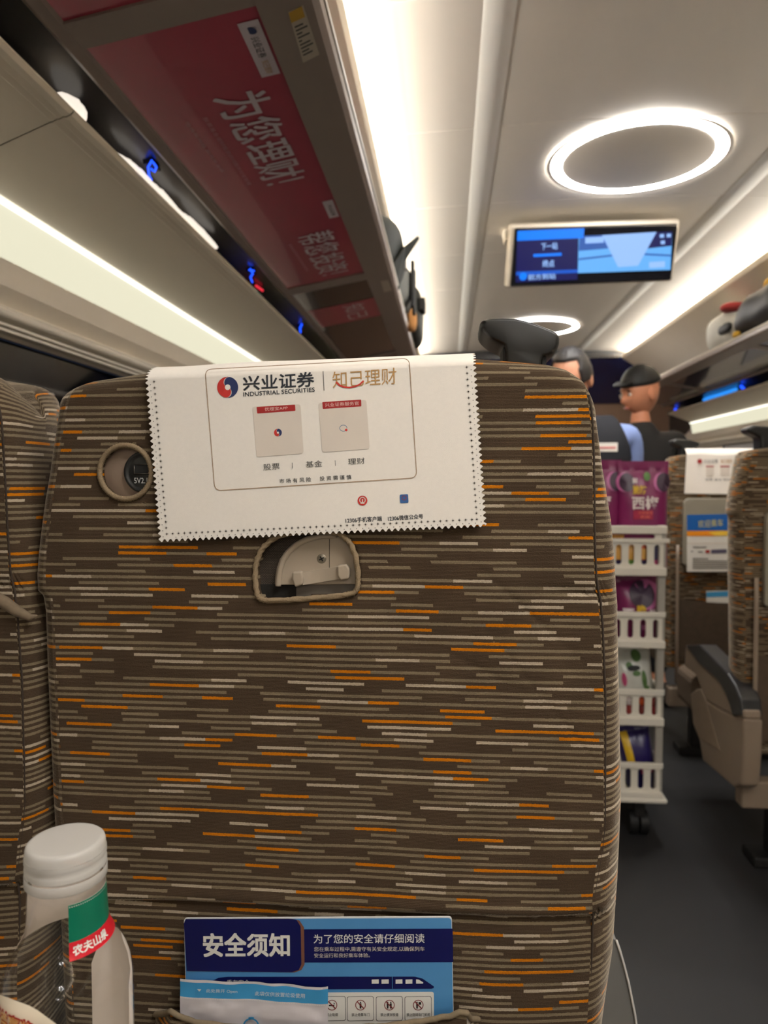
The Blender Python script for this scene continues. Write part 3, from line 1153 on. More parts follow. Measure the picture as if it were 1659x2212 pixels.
n_ = 14
ctop, cbot = [], []
for k in range(n_ + 1):
    e = k / n_
    yy = .5622 + .0022 * math.sin(e * PI)
    ctop.append(at(lerp(650, 730, e), lerp(1237, 1224, e), yy))
    cbot.append(at(lerp(654, 733, e), lerp(1264, 1251, e), yy))
m.add(ctop + cbot, [(k, k + 1, k + 2 + n_, k + 1 + n_) for k in range(n_)], LATCH, True)
m.add([p + Vector((0, .006, 0)) for p in ctop] + ctop, [(k, k + 1, k + 2 + n_, k + 1 + n_) for k in range(n_)], LATCH, True)
m.add(cbot + [p + Vector((0, .006, 0)) for p in cbot], [(k, k + 1, k + 2 + n_, k + 1 + n_) for k in range(n_)], LATCH, True)
lv = m.build('latch_lever', FRONT)
for blk in ([(631, 1236), (651, 1234.5), (655, 1250), (654, 1263), (637, 1269), (631, 1252)], [(728, 1222), (748, 1219), (755, 1229), (754, 1250), (736, 1254), (729, 1244)]):
    m = MB()
    m.prism([at(a, b, .5592) for a, b in blk], (0, .0075, 0), LATCH)
    m.build('lever_end', lv, bevel=.0014)

# pocket on the back
m = MB()
edge = [(335, 2192), (352, 2191), (368, 2186), (384, 2196), (420, 2209), (520, 2221), (640, 2226), (760, 2223), (860, 2214), (930, 2204), (975, 2195), (993, 2187), (1008, 2188), (1016, 2200), (1034, 2203)]
ep = [at(a, b, .538) for a, b in edge]
ep[0], ep[-1] = at(*edge[0], .559), at(*edge[-1], .559)
ep[1], ep[-2] = at(*edge[1], .548), at(*edge[-2], .548)
fe = []
for i in range(len(ep) - 1):
    for k in range(8):
        p = lerp(ep[i], ep[i + 1], k / 8)
        p.z += .0008 * noise.noise(Vector((p.x * 120, 0, 2)))
        p.y += .002 * noise.noise(Vector((p.x * 90, 3, 2)))
        fe.append(p)
fe.append(ep[-1])
nf = len(fe)
NVP = 40
vs, us = [], []
for j in range(NVP):
    s = j / (NVP - 1)
    for i, p in enumerate(fe):
        e = min(i, nf - 1 - i) / (nf / 2)
        z = p.z - s * .22
        y = lerp(p.y, .556, s ** 2) + .003 * math.sin(s * 5 + i * .2) * s * (1 - s) * e
        if s == 0:
            y += .002
        vs.append((p.x, y, z))
        us.append((p.x + 1.7, z + .0011 + .02))
fs = [(j * nf + i, j * nf + nf + i, j * nf + nf + i + 1, j * nf + i + 1) for j in range(NVP - 1) for i in range(nf - 1)]
m.add(vs, fs, FABRIC, True, [[us[k] for k in f] for f in fs])
m.tube([p + Vector((0, .0005, 0)) for p in fe], .0022, mat('pocket_piping', (132, 116, 92), .9, var=.2, vscale=400), 8)
m.build('pocket', FRONT)

# assist handle on the aisle shoulder
HPX = [(1037, 706), (1037, 696), (1042, 688), (1056, 685), (1085, 684), (1112, 685), (1140, 691), (1170, 701), (1198, 712), (1208, 718), (1212, 727), (1211, 740), (1207, 752), (1200, 762), (1190, 768), (1178, 769), (1173, 774), (1171, 790), (1171, 815), (1095, 815), (1093, 775), (1092, 757), (1089, 746), (1082, 741), (1064, 733), (1049, 722), (1040, 713)]
m = MB()
hp = [at(a, b, .592) for a, b in HPX]
cxh = sum((p for p in hp), Vector()) / len(hp)
layers = []
for dy, sh in ((0, .90), (.003, .96), (.009, 1.0), (.020, 1.0), (.040, 1.0), (.052, .98), (.060, .92)):
    layers.append([Vector((cxh.x + (p.x - cxh.x) * (sh if p.z > 1.19 else 1 - (1 - sh) * .5), p.y + dy, cxh.z + (p.z - cxh.z) * (sh if p.z > 1.19 else 1))) for p in hp])
n = len(hp)
m.add([p for l in layers for p in l], [(j * n + i, j * n + (i + 1) % n, (j + 1) * n + (i + 1) % n, (j + 1) * n + i) for j in range(len(layers) - 1) for i in range(n)] + [tuple(range(n))[::-1], tuple(range((len(layers) - 1) * n, len(layers) * n))], mat('black_handle_plastic', (25, 25, 24), .38, var=.05), True)
m.build('assist_handle', FRONT, bevel=.0012, bseg=2)
for a in ((1091, 770), (1174, 775)):
    m = MB()
    p = at(a[0], a[1], .60)
    m.box((p.x, .612, p.z - .004), (.004, .03, .022), BLACKM)
    m.build('handle_socket', FRONT, bevel=.001)

# grey side shell with a pale edge, seat cushion, tray table, floor pedestal
m = MB()
sh = [(1331, 2030), (1338, 2050), (1348, 2085), (1357, 2120), (1364, 2155), (1371, 2190), (1377, 2235), (1384, 2330), (1388, 2600), (1180, 2600), (1180, 2100), (1290, 2020)]
sp_ = [at(a, b, .70) for a, b in sh]
m.prism(sp_, (0, .45, 0), mat('grey_side_shell', (120, 118, 114), .45))
so = m.build('side_shell', FRONT)
m = MB()
m.tube([p + Vector((0, -.001, 0)) for p in sp_[:9]], .0012, mat('pale_shell_edge', (214, 210, 204), .3), 8)
m.build('shell_edge', so)
m = MB()
m.box((XM, .93, .40), (.44, .50, .13), FABRIC)
m.build('seat_cushion', FRONT, bevel=.03)
m = MB()
m.box((XM, .90, .20), (.40, .40, .27), SHELL)
m.box((XM, .90, .035), (.10, .44, .07), BLACKM)
m.build('pedestal', FRONT, bevel=.01)
m = MB()
m.box((XM, .325, .709), (.42, .25, .018), GREYTRAY)
tr = m.build('tray_table', FRONT, bevel=.006)
for sx in (-.218, .218):
    m = MB()
    m.tube([(XM + sx, .33, .70), (XM + sx, .47, .66), (XM + sx, .60, .45)], .006, SHELL, 8)
    m.build('tray_arm', tr)

# neighbouring seat on the window side: same backrest
LEFT = thing('passenger_seat', (XM - .4735, .62, 0), 'brown striped window seat cut off at the left edge of the picture', 'seat', 'brown striped passenger seats')
c = bk.copy()
COL.objects.link(c)
c.parent = LEFT
lb = c
for nm in ('seat_cushion', 'pedestal'):
    c = bpy.data.objects[nm].copy()
    COL.objects.link(c)
    c.parent = LEFT
# diagonal fold where its wing meets the back
m = MB()
fp = [at(a, b, .558) for a, b in ((-60, 1268), (-20, 1285), (10, 1302), (40, 1322), (66, 1334), (80, 1330))]
m.tube(fp, [.004, .005, .0055, .0045, .003, .001], mat('fold_velour', (120, 104, 84), .95, var=.3, vscale=200), 10)
m.build('wing_fold', lb)

# ------------------------------------------------------------------ white headrest cover
CYP = .5542
CTL, CTR, CBR, CBL = at(317, 822, CYP), at(1025, 789, CYP), at(1048, 1135, CYP), at(346, 1168, CYP)
CW, CH = (CTR - CTL).length, (CBL - CTL).length


def cloth_flat(a, b):
    return lerp(lerp(CTL, CTR, a), lerp(CBL, CBR, a), b)


def cloth_at(a, L):
    """L: metres below the top fold (negative = over the top)"""
    if L >= 0:
        p = cloth_flat(a, L / CH)
        p.y += .00008 * noise.noise(Vector((p.x * 18, p.z * 14, 9)))
        return p
    p = cloth_flat(a, 0)
    top = itp(TOPT, p.x, 0, 1) + .0035 + .0012 * noise.noise(Vector((p.x * 16, 2, 5)))
    rz, ry = top - p.z, .036
    q = (rz + ry) * .8
    k = -L
    if k < q:
        ph = k / q * PI / 2
        return p + Vector((0, ry * (1 - math.cos(ph)), rz * math.sin(ph)))
    k -= q
    if k < .035:
        return p + Vector((0, ry + k, rz))
    k -= .035
    ph = min(PI / 2, k / .04)
    return p + Vector((0, ry + .035 + .034 * math.sin(ph), rz - .03 * (1 - math.cos(ph)) - max(0, k - .063)))


NSX = 53
NSY = 28
nu, per = NSX * 6 + 1, 6
LT = -.20
nvb = int((CH - LT) / (CH / NSY)) * 6 + 1
m = MB()
vs = []
for j in range(nvb):
    b = j / (nvb - 1)
    for i in range(nu):
        a = i / (nu - 1)
        L = LT + b * (CH - LT)
        sa = .0013 * math.sin(2 * PI * (j / 6))
        sb = .0013 * math.sin(2 * PI * (i / 6))
        aa = a
        if i == 0:
            aa = a + sa / CW
        if i == nu - 1:
            aa = a - sa / CW
        if j == nvb - 1:
            L += sb
        vs.append(cloth_at(aa, L))
m.add(vs, [(j * nu + i, j * nu + nu + i, j * nu + nu + i + 1, j * nu + i + 1) for j in range(nvb - 1) for i in range(nu - 1)], CLOTH, True)
COVER_V = len(m.v)
# star-shaped stitch holes and pin holes
UP = Vector((0, -.0002, 0))


def star(a, L, r):
    c = cloth_at(a, L)
    ex = (cloth_at(min(1, a + .004), L) - cloth_at(a - .004, L)).normalized()
    ez = (cloth_at(a, L - .001) - cloth_at(a, L + .001)).normalized()
    nn = ex.cross(ez).normalized()
    if nn.y > 0:
        nn = -nn
    c = c + nn * .0002
    vs, fs = [], []
    for k in range(8):
        an = 2 * PI * k / 8
        d, e = ex * math.cos(an) + ez * math.sin(an), ez * math.cos(an) - ex * math.sin(an)
        vs += [c + e * r * .09, c - e * r * .09, c + d * r * (1 if k % 2 == 0 else .75)]
        fs.append((3 * k, 3 * k + 1, 3 * k + 2))
    vs += [c + nn * .0001 + (ex * math.cos(2 * PI * k / 8) + ez * math.sin(2 * PI * k / 8)) * r * .30 for k in range(8)]
    fs.append(tuple(range(24, 32)))
    m.add(vs, fs, STITCH)


def pin(a, L, r=.00035):
    c = cloth_at(a, L) + UP
    m.poly([c + Vector((r * math.cos(k * PI / 3), 0, r * math.sin(k * PI / 3))) for k in range(6)], STITCH)


pit = .00485
k = 0
while k * pit < CH - .004:
    for a in (.0060 / CW, 1 - .0060 / CW):
        star(a, CH - .0052 - k * pit, .0018)
    for a in (.0028 / CW, 1 - .0028 / CW):
        if CH - .0030 - k * pit > 0:
            pin(a, CH - .0030 - k * pit)
    k += 1
k = 1
while .0060 + k * pit < CW - .0060:
    star((.0060 + k * pit) / CW, CH - .0052, .0018)
    pin((.0060 + (k + .5) * pit) / CW, CH - .0022)
    k += 1


def cq(pts, d=.0008):
    return [at(a, b, CYP - .00012 - d * .22) for a, b in pts]


def line(pts, wpx, mt, d=.0008):
    """thin printed line through pixel points"""
    for p, q in zip(pts[:-1], pts[1:]):
        v = Vector((q[0] - p[0], q[1] - p[1])).normalized() * wpx / 2
        n2 = (-v.y, v.x)
        m.poly(cq([(p[0] + n2[0] - v.x * .3, p[1] + n2[1] - v.y * .3), (q[0] + n2[0] + v.x * .3, q[1] + n2[1] + v.y * .3), (q[0] - n2[0] + v.x * .3, q[1] - n2[1] + v.y * .3), (p[0] - n2[0] - v.x * .3, p[1] - n2[1] - v.y * .3)], d), mt)


def K(x, y):       # crop -> photo pixels
    return (440 + x * .2833, 760 + y * .2833)


# rounded frame
fr_c = [(443, 798), (884, 774), (900.5, 1032), (464, 1060)]
pts = []
R_ = 15
for i in range(4):
    p = Vector(fr_c[i])
    a, b = (Vector(fr_c[i - 1]) - p).normalized(), (Vector(fr_c[(i + 1) % 4]) - p).normalized()
    for k in range(7):
        t_ = k / 6
        pts.append(tuple((p + a * R_) * (1 - t_) ** 2 + p * 2 * t_ * (1 - t_) + (p + b * R_) * t_ ** 2))
line(pts + [pts[0]], 1.7, FRAMEINK)


def yin(cx, cy, R, d, rot=.25):
    """two-comma roundel, red and navy, with a pale gap"""
    def pt(x, y):
        c_, s_ = math.cos(rot), math.sin(rot)
        return (cx + (x * c_ - y * s_) * R, cy + (x * s_ + y * c_) * R)
    half = [(math.sin(PI * k / 24), -math.cos(PI * k / 24)) for k in range(25)]           # right half circle, top to bottom
    g = .07
    # navy: right half, scooped by an S running through the centre
    s1 = [(.5 * math.sin(PI * k / 12) * .95, .5 + .5 * math.cos(PI * k / 12)) for k in range(13)]   # bottom -> centre (left bulge)
    s2 = [(-.5 * math.sin(PI * k / 12) * .95, -.5 + .5 * math.cos(PI * k / 12)) for k in range(13)]   # centre -> top (right bulge)
    S_ = s1 + s2[1:]
    navy = half + [(x + g * .5, y) for x, y in S_[1:-1]]
    red = [(-x, -y) for x, y in navy]
    for shape, mt in ((navy, NAVYINK), (red, REDINK)):
        bmh = bmesh.new()
        bv = [bmh.verts.new((*pt(x, y), 0)) for x, y in shape]
        f = bmh.faces.new(bv)
        f.normal_update()
        bmesh.ops.triangulate(bmh, faces=[f])
        bmh.verts.index_update()
        vv = [(v.co.x, v.co.y) for v in bmh.verts]
        ff = [tuple(v.index for v in f.verts) for f in bmh.faces]
        bmh.free()
        m.add(cq(vv, d), ff, mt)
    ring = [pt(.27 * math.cos(k * PI / 10), .27 * math.sin(k * PI / 10)) for k in range(20)]
    m.poly(cq(ring, d + .0002), CLOTH)


yin(491.8, 836.5, 22.7, .0008)
m.text('兴业证券', cq([(525, 813), (678, 803), (678.5, 834.5), (526, 843.5)]), BLACKINK, .018)
m.text('INDUSTRIAL SECURITIES', cq([(525.3, 847.5), (679.4, 836.8), (680, 846), (525.8, 856.5)]), BLACKINK, .012)
line([K(910, 148), K(918, 295)], 1.3, GREYINK)
m.text('知己理财', cq([(717.6, 803), (856, 793.6), (857, 829.5), (719, 838.3)]), GOLDINK, -.004)
line([K(1010, 232), K(1035, 255), K(1065, 267), K(1110, 272), K(1155, 264), K(1190, 248), K(1218, 222)], 3.4, REDINK, .001)


def rounded(q, r):
    out = []
    for i in range(4):
        p = Vector(q[i])
        a, b = (Vector(q[i - 1]) - p).normalized(), (Vector(q[(i + 1) % 4]) - p).normalized()
        for k in range(5):
            t_ = k / 4
            out.append(tuple((p + a * r) * (1 - t_) ** 2 + p * 2 * t_ * (1 - t_) + (p + b * r) * t_ ** 2))
    return out


m.poly(cq(rounded([K(372, 418), K(738, 400), K(762, 775), K(404, 803)], 6), .0007), TILE)
m.poly(cq(rounded([K(874, 390), K(1240, 366), K(1266, 740), K(905, 766)], 6), .0007), TILE)
m.poly(cq(rounded([K(403, 420), K(697, 402), K(700, 450), K(408, 471)], 2), .0009), DRED)
m.poly(cq(rounded([K(904, 383), K(1201, 364), K(1203, 416), K(908, 436)], 2), .0009), DRED)
TABT = mat('pale_print', (232, 200, 192), .7)
m.text('优理宝APP', cq([K(464, 424), K(640, 413), K(641, 440), K(466, 452)], .0011), TABT)
m.text('兴业证券服务官', cq([K(924, 391), K(1182, 377), K(1184, 405), K(927, 421)], .0011), TABT)
yin(*K(566, 616), 8.5, .0010)
cc = K(1065, 582)
line([(cc[0] + 7.8 * math.cos(k * PI / 12), cc[1] + 6.6 * math.sin(k * PI / 12)) for k in range(2, 25)], 1.1, mat('blue_ink', (60, 110, 150), .7))
cc = K(1087, 596)
m.poly(cq([(cc[0] + 2.8 * math.cos(k * PI / 8), cc[1] + 2.8 * math.sin(k * PI / 8)) for k in range(16)], .001), REDINK)
m.text('股票', cq([K(453, 858), K(577, 848), K(580, 895), K(456, 905)]), GREYINK)
m.text('基金', cq([K(777, 835), K(903, 826), K(905, 873), K(779, 882)]), GREYINK)
m.text('理财', cq([K(1100, 814), K(1227, 805), K(1230, 852), K(1103, 861)]), GREYINK)
line([K(675, 846), K(678, 888)], .9, GREYINK)
line([K(1002, 828), K(1004, 868)], .9, GREYINK)
m.text('市 场 有 风 险', cq([K(577, 970), K(817, 955), K(820, 990), K(579, 1003)]), GREYINK, .008)
m.text('投 资 需 谨 慎', cq([K(884, 950), K(1125, 937), K(1127, 970), K(886, 983)]), GREYINK, .008)
cc = (783, 1081.4)
m.poly(cq([(cc[0] + 10.6 * math.cos(k * PI / 14), cc[1] + 10.6 * math.sin(k * PI / 14)) for k in range(28)], .0008), REDINK)
line([(cc[0] + 6 * math.cos(k * PI / 12), cc[1] - 1 + 6 * math.sin(k * PI / 12)) for k in range(-19, 8)], 2.0, CLOTH, .0010)
line([(cc[0], cc[1] - 3), (cc[0], cc[1] + 6)], 2.2, CLOTH, .0011)
line([(cc[0] - 4, cc[1] + 6), (cc[0] + 4, cc[1] + 6)], 1.6, CLOTH, .0011)
m.text('12306手机客户端', cq([(746, 1119.2), (824.5, 1114.6), (825, 1125.5), (747, 1130)]), BLACKINK, .015)
m.poly(cq(rounded([(863.5, 1068.5), (881.5, 1067.5), (882.5, 1086), (864.5, 1087)], 2.5), .0008), mat('app_blue_ink', (52, 98, 160), .7))
line([(873 + 4.6 * math.cos(k * PI / 8), 1075.5 + 4.6 * math.sin(k * PI / 8)) for k in range(17)], 1.6, mat('app_red_ink', (150, 70, 90), .7), .0010)
m.text('12306微信公众号', cq([(837.5, 1115), (913.5, 1110), (914, 1120.5), (838.5, 1125.5)]), BLACKINK, .015)
cov = m.build('headrest_cover', origin=CTL)
tag(cov, 'large white pinked-edge headrest cover printed with a red and navy logo on the nearest seat', 'headrest cover', 'white headrest covers')

# ------------------------------------------------------------------ safety card and paper bag in the pocket
CARDY = .551


def P8(x, y):
    return (360 + x * .42194, 1940 + y * .42194)


t = None
m = MB()
card = rounded([(397, 1983), (976, 1980), (984, 2420), (409, 2420)], 8)
m.prism([at(a, b, CARDY) for a, b in card], (0, .0009, 0), mat('card_white_edge', (230, 230, 232), .4))


def kq(pts, d):
    return [at(*P8(a, b), CARDY - d) for a, b in pts]


LBLUE = mat('card_light_blue', (84, 148, 204), .35, coat=.3)
NAVY = mat('card_navy', (14, 18, 84), .35, coat=.3)
CARDW = mat('card_white', (232, 230, 224), .4)
m.poly([at(a, b, CARDY - .0002) for a, b in rounded([(398, 1985.5), (975, 1983), (983, 2418), (410, 2418)], 8)], LBLUE)
m.poly(kq([(690, 160), (1464, 156), (1467, 328), (700, 330)], .0004), NAVY)
m.poly(kq([(88, 130), (100, 108), (640, 106), (680, 115), (703, 150), (706, 340), (690, 368), (655, 380), (105, 374)], .0006), mat('card_brown_edge', (128, 84, 66), .4))
m.poly(kq([(88, 130), (98, 107), (625, 105), (665, 112), (686, 145), (690, 340), (676, 368), (640, 379), (103, 373)], .0008), NAVY)
m.text('安全须知', kq([(187, 182), (627, 182), (628, 298), (190, 300)], .0010), CARDW, .026)
m.text('为了您的安全请仔细阅读', kq([(752, 186), (1320, 182), (1320, 230), (753, 233)], .0006), CARDW, .008)
m.text('您在乘车过程中,需遵守有关安全规定,以确保列车', kq([(754, 250), (1320, 248), (1321, 272), (755, 274)], .0006), TILE)
m.text('安全运行和良好乘车体验。', kq([(755, 283), (1040, 281), (1041, 304), (756, 306)], .0006), TILE)
m.poly(kq([(235, 424), (265, 408), (310, 403), (1270, 402), (1310, 412), (1368, 452), (1368, 460), (1355, 464), (240, 470)], .0004), NAVY)
m.text('乘车安全', kq([(308, 418), (425, 418), (425, 446), (308, 446)], .0006), CARDW)
for a, b in ((1050, 1086), (1100, 1137), (1172, 1207), (1223, 1258)):
    m.poly(kq([(a, 417), (b, 416), (b, 438), (a, 439)], .0006), CARDW)
m.poly(kq([(1277, 416), (1290, 417), (1314, 432), (1312, 438), (1277, 438)], .0006), CARDW)
m.poly(kq([(1154, 402), (1156.5, 402), (1157, 463), (1154.5, 463)], .0006), LBLUE)
m.poly([at(a, b, CARDY - .0004) for a, b in rounded([P8(600, 484), P8(1368, 480), P8(1371, 900), P8(600, 900)], 5)], CARDW)
caps = ['禁止吸烟', '禁止倚靠车门', '禁止横穿股道', '禁止阻碍车门关闭']
for k, (x0, x1) in enumerate(((775, 916), (923, 1060), (1071, 1208), (1218, 1356))):
    o_ = rounded([P8(x0, 504), P8(x1, 502), P8(x1 + 1, 628), P8(x0 + 1, 630)], 5)
    m.poly([at(a, b, CARDY - .0005) for a, b in o_], GREYINK)
    i_ = rounded([P8(x0 + 2.5, 506.5), P8(x1 - 2.5, 504.5), P8(x1 - 1.5, 625.5), P8(x0 + 3.5, 627.5)], 4.5)
    m.poly([at(a, b, CARDY - .0006) for a, b in i_], CARDW)
    cx_, cy_ = (x0 + x1) / 2 + 1, 548

    def cir(r, d, mt):
        m.poly(kq([(cx_ + r * math.cos(q * PI / 16), cy_ + r * math.sin(q * PI / 16)) for q in range(32)], d), mt)
    cir(27, .0007, mat('sign_red', (130, 36, 40), .5))
    cir(23, .0008, CARDW)
    SIGNB = mat('sign_black', (40, 34, 34), .5)
    if k == 0:
        m.poly(kq([(cx_ - 16, cy_ - 1), (cx_ + 12, cy_ - 1), (cx_ + 12, cy_ + 5), (cx_ - 16, cy_ + 5)], .0009), SIGNB)
        m.poly(kq([(cx_ + 8, cy_ - 12), (cx_ + 14, cy_ - 10), (cx_ + 14, cy_ - 4), (cx_ + 9, cy_ - 5)], .0009), SIGNB)
    else:
        for dx in ((0,), (-9, 7), (-6,))[k - 1]:
            m.poly(kq([(cx_ + dx + 4 * math.cos(q * PI / 5), cy_ - 14 + 4 * math.sin(q * PI / 5)) for q in range(10)], .0009), SIGNB)
            m.poly(kq([(cx_ + dx - 5, cy_ - 9), (cx_ + dx + 5, cy_ - 9), (cx_ + dx + 4, cy_ + 18), (cx_ + dx - 4, cy_ + 18)], .0009), SIGNB)
        if k == 3:
            m.poly(kq([(cx_ + 2, cy_ - 16), (cx_ + 15, cy_ - 16), (cx_ + 15, cy_ - 2), (cx_ + 2, cy_ - 2)], .0009), SIGNB)
    m.poly(kq([(cx_ - 20, cy_ - 17), (cx_ - 16, cy_ - 20), (cx_ + 20, cy_ + 16), (cx_ + 16, cy_ + 20)], .0010), mat('sign_red', (130, 36, 40), .5))
    wd = (30, 46, 46, 60)[k]
    m.text(caps[k], kq([(cx_ - wd, 589), (cx_ + wd, 588), (cx_ + wd, 605), (cx_ - wd, 606)], .0008), SIGNB)
card_o = m.build('safety_card', origin=at(690, 2300, CARDY))
tag(card_o, 'blue and navy laminated safety card in the pocket of the nearest seat', 'card')

m = MB()
BAGY = .5455
nb_ = 40


def bagp(a, b):
    x = lerp(389, 708.5, a) - .5 * b
    ytop = lerp(2114, 2131, a) + 1.4 * math.sin(a * 9) + 1.0 * math.sin(a * 23)
    y = ytop + b * 260
    p = at(x, y, BAGY)
    p.y += .0012 * noise.noise(Vector((a * 5, b * 6, 3))) + .0007 * noise.noise(Vector((a * 14, b * 16, 8)))
    return p


BAGW = mat('paper_bag_white', (222, 216, 220), .75, var=.03)
BAGB = mat('paper_bag_blue', (64, 158, 214), .6, var=.02)
for b0, b1, mt in ((0, .022, BAGW), (.022, .145, BAGB), (.145, .152, BAGW), (.152, 1, BAGW)):
    n2 = 3 if b1 < .16 else 40
    m.grid(lambda u, v: bagp(u, lerp(b0, b1, v)) , nb_, n2, mt, flip=True)


def bq(pts, d=.0008):
    out = []
    for x, y in pts:
        p = at(*P8(x, y), BAGY - d)
        out.append(p)
    return out


m.text('此处撕开 Open', bq([(202, 465), (362, 469), (362, 490), (202, 486)], .0018), CARDW)
m.text('此袋仅供放置垃圾使用', bq([(452, 477), (708, 489), (707, 513), (451, 499)], .0018), CARDW)
m.poly(bq([(156, 466), (178, 467), (167, 479)], .0018), CARDW)
for k in range(64):
    a = (k + .2) / 64
    e = bagp(a, .146) + Vector((0, -.0008, 0))
    f = bagp(a + .5 / 64, .146) + Vector((0, -.0008, 0))
    m.poly([e, f, f + Vector((0, 0, -.0006)), e + Vector((0, 0, -.0006))], CARDW)
pr = [at(*P8(432 + 42 * math.cos(a), 656 + 42 * math.sin(a)), BAGY - .0018) for a in [2 * PI * k / 40 for k in range(40)]]
pi_ = [at(*P8(432 + 34 * math.cos(a), 656 + 34 * math.sin(a)), BAGY - .0018) for a in [2 * PI * k / 40 for k in range(40)]]
m.add(pr + pi_, [(k, (k + 1) % 40, 40 + (k + 1) % 40, 40 + k) for k in range(40)], BAGB)
m.poly(bq([(418, 612), (424, 608), (442, 608), (448, 612), (446, 622), (420, 622)], .0018), BAGB)
bo = m.build('paper_bag', origin=bagp(.5, 1))
tag(bo, 'white paper waste bag with a blue top band in front of the safety card', 'paper bag')

# ------------------------------------------------------------------ drink bottle
BC = at(142, 1815, .337)
BX, BYc = BC.x, BC.y
ZT = BC.z
BASE = .718
t = thing('drink_bottle', (BX, BYc, BASE), 'clear plastic drink bottle with white screw cap in front of the striped seats', 'bottle')
PROF = [(.0, BASE + .004), (.022, BASE), (.029, BASE + .003), (.0315, BASE + .012), (.0318, ZT - .075), (.0315, ZT - .068), (.0295, ZT - .062), (.0262, ZT - .056), (.0225, ZT - .050), (.0200, ZT - .045), (.0190, ZT - .040), (.0186, ZT - .030), (.0183, ZT - .0235), (.0172, ZT - .0212), (.0160, ZT - .0205), (.0160, ZT - .0175), (.0170, ZT - .0170), (.0158, ZT - .0165), (.0155, ZT - .004)]
PET = clear_plastic('clear_pet', (.985, .985, .98, 1), .03)
m = MB()
m.lathe(PROF, (BX, BYc, 0), PET, 64)
# pressed facets on the shoulder and body catch the light
m.v = [(BX + (x - BX) * (1 - f_), BYc + (y - BYc) * (1 - f_), z) for (x, y, z) in m.v for f_ in [(.03 * (0.5 + .5 * math.cos(6 * math.atan2(x - BX, -(y - BYc)))) ** 2 if z < ZT - .058 else 0)]]
m.build('bottle_body', t)
m = MB()
capm = frosted('frosted_cap', (244, 242, 238), .22)
m.lathe([(0, 0.0004), (.0160, .0006), (.0174, .0005), (.0183, -.0003), (.0187, -.0016), (.0188, -.0035), (.0189, -.005)], (BX, BYc, ZT), capm, 64)
# knurled skirt
nk = 120


def kn(u, v):
    a = 2 * PI * u
    r = .0189 + (.0003 if int(round(u * nk * 2)) % 2 else -.0002) - (.0006 if v == .5 else 0)
    return Vector((BX + r * math.sin(a), BYc - r * math.cos(a), ZT - .005 - v * .0078))


m.grid(kn, nk * 2, 7, capm, cu=True, flip=True)
m.lathe([(.0189, -.0128), (.0180, -.0130), (.0180, -.0138)], (BX, BYc, ZT), capm, 64)
m.lathe([(.0191, -.0139), (.0194, -.0142), (.0194, -.0185), (.0188, -.0192), (.0175, -.0192)], (BX, BYc, ZT), frosted('frosted_ring', (230, 228, 224), .30), 64)
m.build('screw_cap', t)


def prof_r(z):
    pz = sorted((b, a) for a, b in PROF[1:13])
    return float(np.interp(z, [p[0] for p in pz], [p[1] for p in pz]))


def onb(ang, z, d=.0004):
    f_ = .03 * (0.5 + .5 * math.cos(6 * ang)) ** 2 if z < ZT - .058 else 0
    r = prof_r(z) * (1 - f_) + d
    return Vector((BX + r * math.sin(ang), BYc - r * math.cos(ang), z))


R = math.radians
GRN, LRED, LABIN = mat('label_green', (0, 112, 84), .35), mat('label_red', (206, 26, 44), .35), mat('label_inside', (250, 238, 230), .6)
m = MB()
zg0, zg1, zg2 = ZT - .0235, ZT - .0415, ZT - .0490
m.grid(lambda u, v: onb(R(31 + 110 * u), lerp(zg0, zg1, v)), 30, 6, GRN)
m.grid(lambda u, v: onb(R(31 + 110 * u), lerp(zg1, zg2, v)), 30, 5, LRED)
m.grid(lambda u, v: onb(R(31 + 254 * u), lerp(zg0, zg2 if u < .45 else ZT - .0545, v), .0002), 60, 8, LABIN)
for k in range(26):
    c_ = onb(R(33 + 3.1 * k), zg0 - .0010, .0006)
    e_ = Vector((math.cos(R(33 + 3.1 * k)), math.sin(R(33 + 3.1 * k)), 0))
    m.poly([c_ + e_ * .00026 * math.cos(q * PI / 4) + Vector((0, 0, .00026 * math.sin(q * PI / 4))) for q in range(8)], CARDW)


def wrap_text(mm, s, a0, a1, z0, z1, mt, bold=0, d=.0007):
    vs_, fs_ = glyphs(s, bold)
    mm.add([onb(R(lerp(a0, a1, a)), lerp(z1, z0, b), d) for a, b in vs_], fs_, mt)


wrap_text(m, '农夫山泉', 35, 88, zg1 - .0014, zg2 + .0016, CARDW, .03)
m.build('neck_label', t)
m = MB()
lb_ = []
zl = ZT - .058
for k in range(61):
    a = 92 + 95 * k / 60
    e = (k / 60)
    drop = .020 * (abs(2 * e - .9)) ** 3 if e > .45 else .020 * (abs(1 - e / .45)) ** 3 * .8
    lb_.append((a, zl - drop))
nn_ = len(lb_)
vs = [onb(R(a), z, -.0006) for a, z in lb_] + [onb(R(a), BASE + .02, -.0006) for a, z in lb_]
NVL = 24
vs = [onb(R(a), lerp(z, BASE + .02, j / NVL), -.0006) for j in range(NVL + 1) for a, z in lb_]
m.add(vs, [(j * nn_ + i, j * nn_ + i + 1, (j + 1) * nn_ + i + 1, (j + 1) * nn_ + i) for j in range(NVL) for i in range(nn_ - 1)], LABIN, True)
m.build('body_label', t)
# prize sticker on the front shoulder
m = MB()
CREAM = mat('sticker_cream', (246, 232, 208), .5)
REDD = mat('sticker_red', (178, 18, 22), .45)
GOLDD = mat('sticker_gold', (240, 190, 110), .45)
ac, zc_ = -20, ZT - .0865


def stp(x, y, d):
    return onb(R(ac + 52 * x), zc_ + .024 * y, d)


